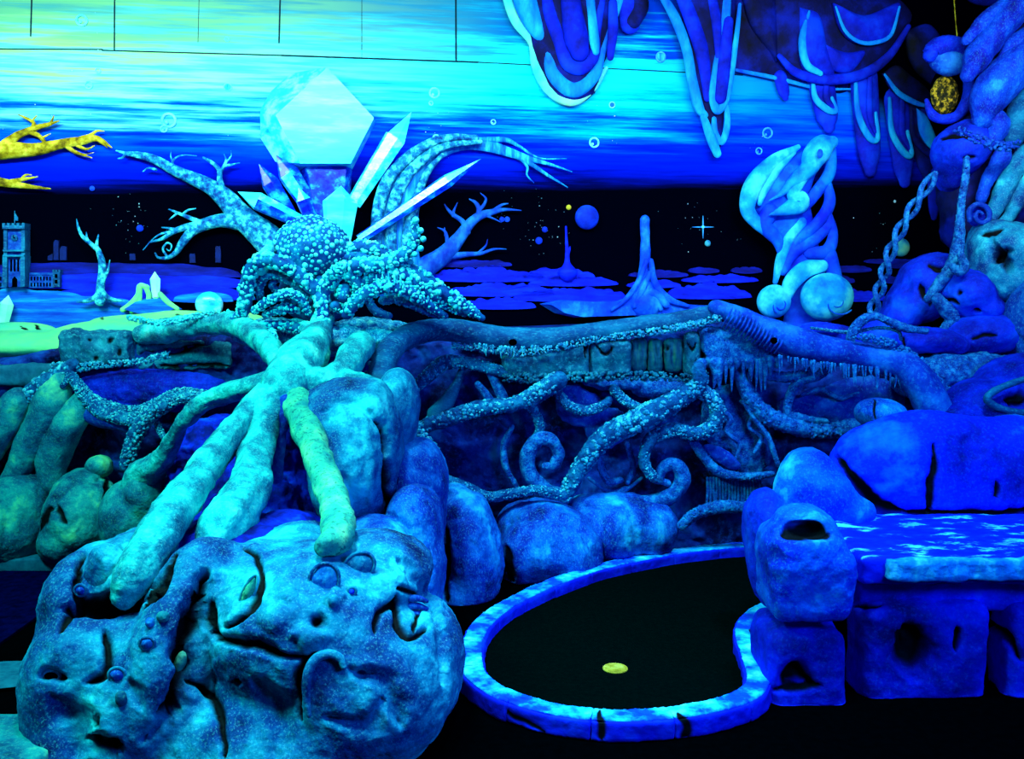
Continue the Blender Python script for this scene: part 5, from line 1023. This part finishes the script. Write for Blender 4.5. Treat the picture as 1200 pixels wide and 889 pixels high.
def arm(path, wart=.45, sk=1.0, mat=OCTO, seed=0, name='arm', cell=.9):
    m = ptube([(q[0], q[1], q[2] * .74) + tuple(q[3:]) for q in path], 4.85, seg=20, step=.008, bark=.06, seed=seed); r = np.mean([q[2] for q in path]) * 4.85 / F
    m = warty(m, r * wart * .4, r * cell, seed); o = to_obj(name, m, OCTO_IN, oct_)
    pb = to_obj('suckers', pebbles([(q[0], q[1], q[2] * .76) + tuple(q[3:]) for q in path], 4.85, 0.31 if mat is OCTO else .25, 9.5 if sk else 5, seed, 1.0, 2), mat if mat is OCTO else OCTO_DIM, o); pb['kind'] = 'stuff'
    return o
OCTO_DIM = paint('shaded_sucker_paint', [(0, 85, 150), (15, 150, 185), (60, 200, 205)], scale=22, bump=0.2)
arm([(376, 340, 12, 4.85), (366, 336, 11, 4.82), (350, 322, 10, 4.8), (332, 309, 10, 4.78), (312, 304, 10, 4.8), (297, 312, 10, 4.82), (290, 330, 10, 4.84), (288, 350, 10, 4.86), (284, 366, 8, 4.88), (274, 374, 5, 4.9)], seed=1)
to_obj('horn', displace(ptube([(305, 312, 11, 4.84), (310, 301, 9, 4.83), (315, 292, 6.5, 4.83), (316, 286, 4.5, 4.83)], seg=18), .004, 30), OCTO, oct_)
arm([(362, 352, 7, 4.88), (346, 332, 7, 4.86), (326, 322, 7, 4.85), (310, 324, 6.5, 4.86), (304, 338, 6, 4.88), (306, 352, 5, 4.9)], seed=2, mat=OCTO_IN, sk=.6)
arm([(362, 366, 6, 4.84), (352, 350, 6, 4.8), (338, 344, 6.5, 4.78), (322, 349, 6.5, 4.78), (308, 357, 6, 4.8), (298, 364, 5, 4.84)], seed=3, sk=.8)
arm([(352, 362, 6, 4.86), (338, 361, 7, 4.82), (322, 364, 6, 4.82), (310, 369, 4, 4.84)], seed=4, sk=.8)
arm([(330, 346, 5, 4.92), (322, 338, 5, 4.9), (318, 334, 4.5, 4.88), (324, 328, 4, 4.88)], seed=5, mat=OCTO_IN, sk=0)
arm([(376, 330, 10, 4.86), (376, 348, 10, 4.82), (378, 366, 9, 4.8), (376, 384, 9, 4.74)], seed=6, sk=.8)
arm([(384, 366, 8, 4.86), (380, 346, 8, 4.82), (388, 328, 8.5, 4.8), (402, 320, 9, 4.78), (415, 326, 9, 4.78), (420, 340, 8, 4.8), (414, 354, 7, 4.82), (402, 362, 7, 4.82), (392, 358, 6, 4.8)], seed=7)
arm([(398, 345, 8, 4.84), (404, 338, 8, 4.8), (402, 348, 7, 4.78)], seed=17, sk=.6)
arm([(392, 314, 9, 4.95), (402, 298, 9, 4.93), (420, 289, 9, 4.9), (440, 292, 9, 4.9), (458, 302, 8, 4.92), (472, 308, 7, 4.94)], seed=8, wart=.3, sk=.5)
arm([(400, 306, 5, 4.9), (412, 300, 6, 4.88), (428, 302, 6, 4.88), (440, 308, 5, 4.9)], seed=18, mat=OCTO_IN, sk=0)
arm([(386, 336, 9, 4.82), (392, 320, 9.5, 4.78), (412, 312, 10, 4.76), (436, 311, 10, 4.76), (458, 307, 10, 4.76), (474, 298, 9, 4.76), (484, 286, 8, 4.76), (488, 272, 6, 4.76), (486, 262, 4.5, 4.76), (487, 257, 4, 4.76)], seed=9)
for x, y, r in [(487, 258, 4.2), (493, 270, 3.6), (496, 280, 3.6), (493, 291, 3.6), (486, 298, 3.4), (480, 276, 3)]: to_obj('bulb', ball(P(x, y, 4.72), r * 4.72 / F, 3), OCTO, oct_)
arm([(452, 306, 9, 4.82), (472, 312, 10, 4.8), (492, 324, 10.5, 4.8), (514, 340, 10.5, 4.82), (534, 352, 9.5, 4.84), (552, 364, 7.5, 4.86), (565, 372, 4, 4.88)], seed=10)
arm([(428, 330, 9, 4.8), (446, 322, 10, 4.78), (468, 320, 10, 4.78), (488, 330, 10, 4.79), (508, 346, 9, 4.82), (526, 358, 7, 4.86), (545, 368, 4, 4.9)], seed=11, wart=.35)
arm([(406, 368, 8, 4.76), (416, 354, 9, 4.74), (432, 342, 9.5, 4.72), (452, 336, 9.5, 4.72), (472, 339, 9, 4.74), (490, 349, 8, 4.78), (508, 361, 6, 4.82), (522, 370, 4, 4.86)], seed=12)
sp = [ptube([(x, y, 1.6, 4.7), (x - .5, y - 6, 1.2, 4.7), (x - 1, y - 12, .5, 4.7)], seg=6) for x, y in [(442, 334), (449, 331), (456, 330), (463, 331), (470, 334)]]
to_obj('spines', join(*sp), OCTO, oct_)['kind'] = 'stuff'
arm([(448, 352, 6, 4.84), (466, 350, 7, 4.82), (484, 357, 6.5, 4.83), (502, 366, 5, 4.85), (514, 371, 3, 4.88)], seed=13, mat=OCTO_IN, sk=.7)
arm([(432, 352, 6, 4.86), (440, 364, 6, 4.84), (456, 370, 5, 4.84)], seed=14, mat=OCTO_IN, sk=0)
arm([(278, 376, 6, 4.95), (300, 382, 7, 4.9), (325, 380, 7, 4.88), (350, 384, 7, 4.86), (366, 388, 5, 4.84)], seed=15, sk=.8)
arm([(318, 388, 6, 4.85), (322, 402, 6, 4.75), (332, 414, 5, 4.65)], seed=16, sk=.8)
tag(to_obj('crusted_mound', displace(warty(blobs([(330, 392, 5.05, 58, 18, .12), (430, 390, 5.05, 55, 16, .12), (400, 400, 4.9, 30, 18, .1), (445, 398, 4.85, 30, 12, .06)], .008, disp=.02, seed=61), .014, .026, 4), .004, 30), CRUST), 'crusted pebbly mound the octopus sits on, behind the root stem', 'mound')
# ================================================================== CAVE ROCKS BESIDE THE BENCH
kn = thing('knot_burl', P(1108, 140, 6.0), 'blue knot-hole burl with a gold-flecked centre under the cave roof', 'burl')
to_obj('rim', displace(ptube([(1090, 64, 9), (1094, 58, 11), (1112, 54, 12), (1130, 62, 10), (1134, 84, 7), (1135, 110, 6), (1126, 132, 6), (1108, 140, 5), (1092, 134, 5), (1086, 118, 3)], 5.95, seg=18), .012, 12), DEEP_ROCK, kn)
to_obj('hood', displace(ball(P(1112, 68, 5.97), np.array([23, 0, 20]) * 5.97 / F + np.array([0, .07, 0]), 5), .012, 14), BARK_DEEP, kn)
to_obj('hollow', ball(P(1110, 108, 6.03), np.array([20, 0, 29]) * 6 / F + np.array([0, .04, 0]), 5), BLACK, kn)
to_obj('crust_centre', displace(ball(P(1107, 111, 6.0), np.array([15, 0, 22]) * 6 / F + np.array([0, .05, 0]), 5), .014, 40), MOSS_GOLD, kn)
tag(to_obj('hanging_thread', mtube([(1087, 14, .7), (1089, 40, .7), (1092, 68, .7)], 1, .3, seg=6), TREE_GOLD), 'thin yellow-green thread hanging from the cave roof to the burl', 'thread')
FOLD = [([(1134, 46, 8), (1150, 28, 10), (1175, 6, 11), (1200, -20, 12)], FOLD_ROCK, 'uppermost slim blue rock fold over the burl'), ([(1134, 88, 11), (1146, 66, 17), (1168, 36, 19), (1195, 0, 20), (1215, -30, 20)], FOLD_ROCK, 'long slanting blue rock fold right beside the burl'.replace('right beside', 'beside')), ([(1176, 66, 8), (1188, 54, 14), (1215, 40, 16)], FOLD_ROCK, 'short blue fold wedged between two long ones'),
    ([(1150, 140, 14), (1158, 116, 24), (1180, 88, 27), (1220, 56, 30)], FOLD_ROCK, 'broadest slanting rock fold with a speckled foot'), ([(1188, 160, 12), (1200, 130, 22), (1220, 110, 22)], BARK_BLUE, 'pale blue rock fold at the edge, under the broadest fold'), ([(1160, 166, 10), (1170, 150, 15), (1168, 138, 12)], FOLD_ROCK, 'speckled rock lobe with a tiny pit beneath the broadest fold'),
    ([(1150, 232, 8), (1160, 206, 11), (1174, 184, 12), (1180, 172, 8)], FOLD_ROCK, 'short drapery fold above the coiled stone'), ([(1160, 258, 7), (1172, 232, 10), (1186, 204, 12), (1204, 180, 14)], CYAN_ROCK, 'bright cyan drapery fold running into the coiled stone'), ([(1168, 268, 6), (1184, 250, 10), (1200, 222, 12), (1220, 200, 14)], CYAN_ROCK, 'second bright drapery fold, at the very edge above the holed boulder')]
for i, (q, mt, lb) in enumerate(FOLD): tag(to_obj('rock_fold', displace(displace(ptube([(x_, y_, r_ * .86) for x_, y_, r_ in q], 5.75, seg=28, bark=.06, seed=i), .02, 8, 4, i), .005, 35, 3, i), mt), lb, 'rock fold', 'slanting rock folds')
boulder('squarish blue rock under the burl', [(1122, 178, 5.9, 28, 30, .18), (1135, 168, 5.88, 26, 26, .18), (1112, 200, 5.95, 14, 26, .14)], DEEP_ROCK, h=.012, seed=71, name='cave_rock', cat='rock', marks=[([(1100, 162), (1118, 158), (1140, 162)], 4, .02, True), ([(1128, 186), (1144, 184)], 5, .03, True)])
boulder('tall dark blue rock column behind the drapery folds', [(1125, 235, 6.0, 24, 60, .16), (1160, 215, 6.05, 55, 110, .18), (1185, 110, 6.2, 50, 110, .18), (1185, 250, 6.05, 40, 60, .16)], STAL_DIM, h=.016, disp=.04, seed=72, name='cave_rock', cat='rock')
cs = thing('coiled_stone', P(1148, 262, 5.6), 'small coiled snail-like stone at the foot of the drapery folds', 'stone')
to_obj('disc', displace(ball(P(1148, 252, 5.62), np.array([14, 0, 14]) * 5.6 / F + np.array([0, .05, 0]), 4), .004, 30), DEEP_ROCK, cs)
to_obj('coil', ptube([(1136, 258, 2.5), (1136, 246, 3), (1146, 239, 3), (1157, 245, 3), (1159, 256, 3), (1150, 261, 2.6), (1143, 255, 2.4), (1146, 248, 2), (1151, 250, 1.6)], 5.55, seg=12), BARK_DEEP, cs)
boulder('holed boulder, cyan with a dark eye-like pit, at the edge', [(1182, 300, 5.55, 46, 40, .26), (1168, 322, 5.55, 36, 40, .24), (1200, 330, 5.55, 40, 34, .24), (1160, 282, 5.6, 22, 24, .18)], CYAN_ROCK, h=.011, disp=.022, seed=73, name='cave_rock', cat='boulder', marks=[([(1164, 304), (1178, 294)], 21, .11, True), ([(1150, 275), (1175, 270)], 5, .02, True)])
boulder('hooded blue rock at the foot of the cave wall', [(1082, 340, 5.7, 30, 38, .2), (1098, 320, 5.7, 28, 24, .2), (1062, 358, 5.72, 24, 26, .18, 20), (1050, 372, 5.7, 20, 16, .15)], DEEP_ROCK, h=.011, seed=74, name='cave_rock', cat='boulder', marks=[([(1088, 308), (1098, 316), (1110, 316)], 4, .025, True), ([(1077, 332), (1082, 345), (1092, 360)], 4, .025, True)])
boulder('blue boulder with two small pits like a snout', [(1132, 345, 5.5, 32, 28, .2), (1148, 362, 5.48, 26, 18, .18), (1118, 335, 5.55, 20, 22, .16)], DEEP_ROCK, h=.01, seed=75, name='cave_rock', cat='boulder', marks=[([(1123, 342)], 5, .03, True), ([(1139, 364), (1148, 365)], 4.5, .03, True), ([(1100, 350), (1115, 352), (1125, 358)], 4, .02, True)])
boulder('long blue boulder lying under the snouted one', [(1155, 392, 5.4, 48, 24, .22), (1135, 398, 5.4, 32, 20, .2), (1185, 385, 5.42, 30, 26, .2)], DEEP_ROCK, h=.01, seed=76, name='cave_rock', cat='boulder', marks=[([(1138, 396), (1155, 392), (1168, 393)], 3.5, .025, True)])
boulder('pale blue boulder with a ring mark at the edge, below the holed one', [(1212, 378, 5.3, 34, 52, .2), (1205, 410, 5.32, 22, 30, .18)], BLUE_ROCK, h=.011, seed=77, name='cave_rock', cat='boulder', marks=[([(1205, 398), (1193, 385), (1192, 400), (1200, 415)], 4, -.015, False)])
boulder('flat blue slab rock between the log and the snouted boulder', [(1085, 398, 5.3, 40, 15, .18), (1062, 400, 5.3, 26, 15, .16), (1110, 404, 5.3, 24, 14, .15)], DEEP_ROCK, h=.01, seed=78, name='cave_rock', cat='rock', marks=[([(1055, 392), (1060, 408)], 3, .02, True)])
fan = boulder('fan-shaped rock with a pale rim behind the drooping log', [(1028, 393, 5.5, 26, 20, .14), (1005, 396, 5.5, 26, 13, .12), (965, 386, 5.55, 30, 9, .12)], DEEP_ROCK, h=.009, seed=79, name='cave_rock', cat='rock')
vine([(950, 384, 1.4), (980, 388, 1.6), (1000, 389, 1.8), (1030, 384, 1.8), (1052, 388, 1.8), (1056, 398, 1.4)], 'pale crusted rim line along the fan-shaped rock', CRUST, 5.08, wart=.2, seed=80, group='cave vines')
boulder('big blue rock shoulder behind the bench back', [(1165, 480, 4.9, 62, 40, .22), (1200, 460, 4.95, 60, 46, .22), (1120, 500, 4.85, 40, 30, .2), (1165, 585, 4.9, 62, 90, .2)], DEEP_ROCK, h=.012, seed=81, name='cave_rock', cat='boulder', marks=[([(1180, 466), (1205, 464)], 12, .05, True)])
tag(to_obj('eye_ring', displace(ptube([(1230, 438, 4), (1205, 443, 4), (1178, 452, 4), (1160, 462, 4.5), (1158, 470, 4.5), (1172, 478, 4), (1195, 483, 4), (1230, 483, 4)], 4.68, seg=14), .004, 30), BARK_BLUE), 'pale eye-shaped rim on the rock shoulder behind the bench', 'rock ring')
boulder('small striped blue dome peeping over the bench back', [(1033, 484, 4.7, 28, 17, .14), (1022, 484, 4.72, 18, 15, .12)], BLUE_ROCK, h=.008, disp=.008, seed=82, name='cave_rock', cat='rock', marks=[([(1023, 468), (1025, 490)], 3, .012, True)])
boulder('pale rock end showing over the far end of the bench back', [(1185, 505, 4.6, 36, 18, .14)], BLUE_ROCK, h=.009, seed=83, name='cave_rock', cat='rock')
boulder('dark lumpy rock filling the hollow under the long boulder', [(1110, 440, 5.15, 34, 26, .12), (1160, 435, 5.2, 50, 22, .12), (1070, 450, 5.12, 26, 20, .1)], CRUST_BLUE, h=.012, disp=.04, fine=.012, seed=84, name='cave_rock', cat='rock')
vine([(1072, 432, 6), (1092, 446, 8), (1108, 462, 8), (1125, 470, 7), (1150, 466, 5), (1165, 452, 4)], 'crumbly vine beneath the dark lumpy rock', CRUST_BLUE, 5.0, seed=85, group='cave vines')
vine([(1133, 186, 3), (1131, 210, 3.6), (1127, 235, 3.6), (1125, 262, 4.5), (1122, 292, 6), (1118, 306, 7), (1110, 320, 6), (1096, 338, 5), (1088, 350, 4)], 'hanging vine strand running down past the coiled stone', CRUST_BLUE, 5.45, seed=86, group='cave vines')
vine([(1126, 300, 4), (1130, 312, 5), (1124, 318, 5), (1116, 312, 4)], 'knotted vine clump over the snouted boulder', CRUST_BLUE, 5.35, seed=87, group='cave vines')
vine([(1098, 350, 5), (1108, 362, 7), (1116, 374, 7), (1108, 386, 6)], 'dripping vine clump between the hooded and snouted rocks', CRUST_BLUE, 5.4, seed=88, group='cave vines')
vine([(980, 410, 3), (994, 405, 4), (1000, 388, 5), (1012, 374, 5), (1028, 371, 4), (1045, 378, 4), (1060, 384, 4), (1085, 388, 3)], 'vine arching over the fan-shaped rock', CRUST_BLUE, 5.05, seed=89, group='cave vines')
ch = thing('chain_vine', P(1020, 366, 5.6), 'braided chain-like vine hanging from the cave wall past the teal planet', 'vine')
base = np.array([(1096, 203), (1080, 228), (1066, 250), (1054, 272), (1044, 294), (1038, 314), (1033, 332), (1027, 350), (1022, 368)], float); cc = catmull(np.hstack([base, base[:, :1] * 0]), 8)[:, :2]
tt = np.gradient(cc, axis=0); tt /= np.linalg.norm(tt, axis=1, keepdims=True); nn = np.stack([-tt[:, 1], tt[:, 0]], -1)
for k in (0, 1):
    ph = np.arange(len(cc)) / len(cc) * 2 * np.pi * 3.5 + k * np.pi
    q = cc + nn * (np.sin(ph) * 5)[:, None]
    to_obj('strand', warty(ptube([(x, y, 2.6, 5.6 + .03 * math.cos(p)) for (x, y), p in zip(q, ph)], seg=12, step=.01), .004, .014, k), CRUST_BLUE, ch)

# ================================================================== BENCH
bn = thing('stone_bench', P(1100, 840, 3.4) * np.array([1, 1, 0]), 'ultramarine stone bench built of boulders with a flaked seat slab', 'bench')
def brick(lst, mat, name, marks=None, h=.009, k=.02, disp=.022, seed=0, fine=.004):
    s = Sculpt()
    for (x0, y0, x1, y1, Y, d, rnd) in lst: s.box(P((x0 + x1) / 2, (y0 + y1) / 2, Y), [(x1 - x0) / 2 * Y / F, d, (y1 - y0) / 2 * Y / F], rnd=rnd, k=k)
    m = displace(displace(s.mesh(h), disp, 6, 3, seed), fine, 30, 3, seed + 1); m[0][:, 2] = np.maximum(m[0][:, 2], .002); mk = None
    if marks is not None: m, mk = carve(m, marks)
    return rock_obj(name, m, mat, bn, mask=mk)
bb, mk = blobs([(1080, 545, 4.2, 100, 64, .2), (1180, 550, 4.2, 110, 64, .2), (1040, 560, 4.18, 68, 60, .2), (1280, 560, 4.2, 100, 66, .2), (1120, 590, 4.15, 120, 40, .17)], .011, k=.08, disp=.025, dscale=4, seed=90, marks=[([(1096, 520), (1094, 560), (1090, 600)], 7, .03, True), ([(1168, 565), (1170, 582)], 6, .03, True), ([(980, 535), (1000, 565), (1030, 592), (1060, 602)], 9, .04, True), ([(1010, 505), (1040, 515)], 16, .012, False), ([(1130, 515), (1150, 530)], 18, .012, False), ([(1050, 602), (1130, 602), (1260, 600)], 6, .03, True)])
rock_obj('backrest', bb, BENCH_PAINT, bn, mask=mk)
bb = blobs([(945, 570, 4.0, 36, 46, .16), (955, 580, 3.98, 46, 36, .16), (985, 598, 3.98, 40, 22, .13), (940, 600, 3.98, 34, 40, .15)], .009, k=.05, disp=.014, seed=91); o = rock_obj('end_boulder', bb, BENCH_PALE, bn); o['label'] = 'cyan-patched boulder at the end of the backrest'
rock_obj('side_boulder', blobs([(896, 625, 3.9, 24, 55, .16), (905, 660, 3.85, 24, 55, .15), (890, 610, 3.95, 16, 36, .12)], .009, seed=92), DEEP_ROCK, bn)
# seat slab
def slab(px_out, z1, z0, mat, name, parent):
    top = np.array([G(x, y, z1) for x, y in px_out]); return top
zt = .52
front = [G(x, 655 if x < 1100 else 655 - (x - 1100) * .02, zt) for x in (1020, 1080, 1140, 1200, 1300)]
xl, yf, yb = front[0][0], np.mean([q[1] for q in front]), G(1100, 604, zt)[1]
s = Sculpt(); s.box([xl + .8 - .02, (yf + yb) / 2 + .02, zt - .05], [.8, (yb - yf) / 2 + .02, .05], rnd=.018); s.box([xl - .03, (yf + yb) / 2 + .1, zt - .045], [.1, (yb - yf) / 2 - .06, .045], rnd=.015)
sm = displace(displace(s.mesh(.009), .012, 7, 3, 95), .005, 30, 3, 96); to_obj('seat_slab', sm, SEAT_PAINT, bn)
o = brick([(1028, 652, 1560, 681, yf - .005, .03, .02)], EDGE_PALE, 'slab_edge', seed=97, disp=.02, fine=.008); o['label'] = 'chipped cyan front edge of the seat'
YB = yf + .02
q_ = Sculpt(); q_.box(P(941, 676, 3.42), [49 * 3.42 / F, .15, 43 * 3.42 / F], rnd=.055); q_.ell(*PE(938, 626, 3.42, 40, 40, .15), .05); q_.box(P(936, 640, 3.42), [42 * 3.42 / F, .14, 24 * 3.42 / F], rnd=.05, k=.04); q_.ell(*PE(944, 623, 3.26, 31, 9, .09), .02, cut=True)
ab = displace(displace(q_.mesh(.008), .016, 6, 3, 98), .005, 30, 3, 99); ab, mk = carve(ab, [([(916, 626), (945, 620), (974, 625)], 13, .02, True), ([(938, 598)], 12, .012, False), ([(905, 650)], 14, .014, False)])
rock_obj('arm_rest', ab, BENCH_PALE, bn, mask=mk)
brick([(890, 720, 980, 832, 3.46, .15, .05)], BENCH_PAINT, 'base_block', marks=[([(918, 800), (935, 788), (950, 800)], 13, .05, True), ([(905, 806), (960, 805)], 6, .02, True)], seed=99)
brick([(992, 690, 1140, 836, YB + .15, .15, .05)], BENCH_PAINT, 'base_block', marks=[([(1058, 748), (1075, 748), (1066, 768), (1058, 752)], 22, .07, True), ([(1123, 735), (1120, 762)], 5, .03, True), ([(1000, 710), (1035, 708)], 4, .02, True)], seed=100)
brick([(1152, 690, 1500, 834, YB + .16, .15, .05)], BENCH_PAINT, 'base_block', marks=[([(1158, 728), (1178, 748), (1200, 775)], 6, .04, True), ([(1165, 700), (1200, 690)], 8, .02, False)], seed=101)
brick([(985, 672, 1540, 702, YB + .2, .13, .02)], BENCH_PAINT, 'under_slab', seed=102)
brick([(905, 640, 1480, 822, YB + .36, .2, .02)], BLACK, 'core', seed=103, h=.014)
# ================================================================== PUTTING GREEN
KZ, KW = .07, .1
cl = [(905, 637), (850, 640), (795, 646), (745, 655), (700, 665), (655, 680), (615, 697), (582, 716), (560, 738), (552, 762), (556, 788), (580, 808), (615, 822), (655, 832), (705, 838), (755, 838), (805, 833), (850, 824), (878, 812), (889, 796), (884, 774), (876, 754), (874, 736), (884, 720), (905, 708)]
cw = np.array([G(x, y, KZ) for x, y in cl])
cs_ = catmull(cw, 40); L = np.concatenate([[0], np.cumsum(np.linalg.norm(np.diff(cs_, axis=0), axis=1))])
def at(s): return np.array([np.interp(s, L, cs_[:, k]) for k in range(3)])
grn = np.vstack([cs_[::6][:, :2], [G(960, 720, 0)[:2]], [G(960, 640, 0)[:2]]]); gp = np.column_stack([grn, np.full(len(grn), .012)])
from mathutils.geometry import tessellate_polygon
def flat_solid(gp, dz):
    n = len(gp); t = np.array(tessellate_polygon([[Vector(q) for q in gp]])); up = gp + np.array([0, 0, dz]); i = np.arange(n); j = (i + 1) % n
    a = np.cross(up[t[:, 1]] - up[t[:, 0]], up[t[:, 2]] - up[t[:, 0]])[:, 2]; t = np.where((a < 0)[:, None], t[:, ::-1], t)
    return np.vstack([gp, up]), [np.stack([i, j, j + n, i + n], -1), t + n, t[:, ::-1].copy()]
tag(to_obj('putting_green', flat_solid(gp, .01), FELT, smooth=False), 'black felt putting green inside the blue kerb', 'putting green')
cp = G(721, 783, .024); cupo = thing('golf_cup', cp, 'yellow round cup in the black putting green', 'golf cup')
to_obj('cup_disc', displace(ball(cp, [.043, .043, .006], 4), .003, 40), YELLOW, cupo); th = np.linspace(0, 2 * np.pi, 30); to_obj('cup_rim', tube(np.stack([np.cos(th) * .044, np.sin(th) * .044, th * 0], -1) + cp, np.full(30, .004), seg=8, step=.01), YELLOW, cupo)
KL = ['kerb stone at the start of the far curve, touching the bench side boulder', 'second kerb stone of the far curve from the bench', 'third kerb stone of the far curve from the bench', 'kerb stone behind which the long low boulder ends', 'kerb stone in front of the middle boulder of the row', 'kerb stone between the middle and block-shaped boulders', 'kerb stone with a flaked step, before the block-shaped boulder', 'kerb stone in the bend beside the outcrop, upper one', 'kerb stone in the bend touching the outcrop', 'long kerb stone sweeping out from under the outcrop', 'front kerb stone with a thin black crack', 'front kerb stone above the single black drip', 'front kerb stone between the black drips', 'front kerb stone with the branching black drips', 'kerb stone at the front corner beside the bench', 'inward-bending kerb stone beside the bench base', 'last kerb stone, tucked against the bench base']
cuts = np.array([0, .07, .13, .19, .25, .31, .365, .42, .475, .53, .60, .66, .715, .775, .84, .90, .95, 1.0]) * L[-1]; rg = np.random.RandomState(9)
for i, (a, b, lb) in enumerate(zip(cuts[:-1], cuts[1:], KL)):
    s = Sculpt(); n = max(3, int((b - a) / .03)); gap = .004
    pts = [at(t) for t in np.linspace(a + gap, b - gap, n)]
    for p, q in zip(pts[:-1], pts[1:]):
        d = q - p; ln = np.linalg.norm(d); an = math.atan2(d[1], d[0]); ca, sa = math.cos(an), math.sin(an)
        s.box((p + q) / 2 * np.array([1, 1, 0]) + np.array([0, 0, KZ / 2]), [ln / 2 + .006, KW / 2, KZ / 2], rnd=.008, k=.004, rot=[[ca, -sa, 0], [sa, ca, 0], [0, 0, 1]])
    m = s.mesh(.0075); m = displace(displace(m, .007, 9, 3, 200 + i), .003, 35, 2, 300 + i); m[0][:, 2] = np.maximum(m[0][:, 2], .001)
    marks = {10: [([(545, 800), (575, 820), (610, 842), (640, 858)], 4, .006, True)], 11: [([(702, 832), (705, 850), (706, 866)], 8, .004, True)], 13: [([(795, 836), (808, 850), (800, 866)], 8, .004, True), ([(808, 850), (830, 852), (850, 848)], 6, .004, True), ([(815, 852), (818, 864)], 5, .004, True)], 14: [([(795, 836), (808, 850), (800, 866)], 8, .004, True), ([(808, 850), (830, 852), (850, 848)], 6, .004, True), ([(815, 852), (818, 864)], 5, .004, True)], 12: [([(702, 832), (705, 850), (706, 866)], 8, .004, True), ([(795, 836), (806, 850), (800, 866)], 8, .004, True)], 15: [([(878, 738), (884, 738)], 8, .01, True)]}.get(i)
    mk = None
    if marks: m, mk = carve(m, marks)
    mid = at((a + b) / 2); ks = thing('kerb_stone', np.array([mid[0], mid[1], 0]), lb, 'kerb stone', 'kerb stones around the green')
    rock_obj('body', m, KERB_DEEP, ks, mask=mk)
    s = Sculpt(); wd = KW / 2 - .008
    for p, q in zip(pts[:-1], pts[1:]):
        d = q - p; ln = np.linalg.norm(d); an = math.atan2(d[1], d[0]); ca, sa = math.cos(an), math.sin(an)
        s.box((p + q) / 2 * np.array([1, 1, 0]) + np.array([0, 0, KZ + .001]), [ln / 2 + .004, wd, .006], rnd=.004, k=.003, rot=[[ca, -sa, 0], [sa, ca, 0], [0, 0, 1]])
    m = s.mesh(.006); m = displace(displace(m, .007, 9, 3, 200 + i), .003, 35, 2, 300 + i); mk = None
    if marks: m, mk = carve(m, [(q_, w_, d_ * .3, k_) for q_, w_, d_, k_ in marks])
    rock_obj('lit_worn_top', m, KERB_TOP, ks, mask=mk)  # thin cap with worn patches; overhead light is put into its brighter colour
# ================================================================== FAR GREEN beside the outcrop
tag(to_obj('navy_carpet', box(list(P(-260, 700, 5.0)[:1]) + [2.2, .002], [P(128, 700, 4.95)[0], 4.92, .014]), NAVY, smooth=False), 'navy carpet of the neighbouring green beside the outcrop', 'carpet')
tag(to_obj('kerb_beam', displace(box([-3.6, 4.86, .002], [P(120, 665, 4.9)[0], 4.96, .075], .012), .003, 12), SLATE), 'straight slate-blue kerb in front of the sea-green boulders', 'kerb')
tag(to_obj('floor_plate', displace(ball(G(2, 790, .016), [.21, .13, .006], 4), .001, 20), SLATE), 'dark teal oval plate lying on the navy carpet', 'plate')
tag(to_obj('kerb_slab', displace(box([-1.85, 2.5, .002], [-1.36, 3.0, .12], .02), .006, 10), GREEN_ROCK), 'sea-green kerb slab at the corner beside the outcrop foot', 'kerb')

for o in list(C.objects):
    if '_w' in o: del o['_w']
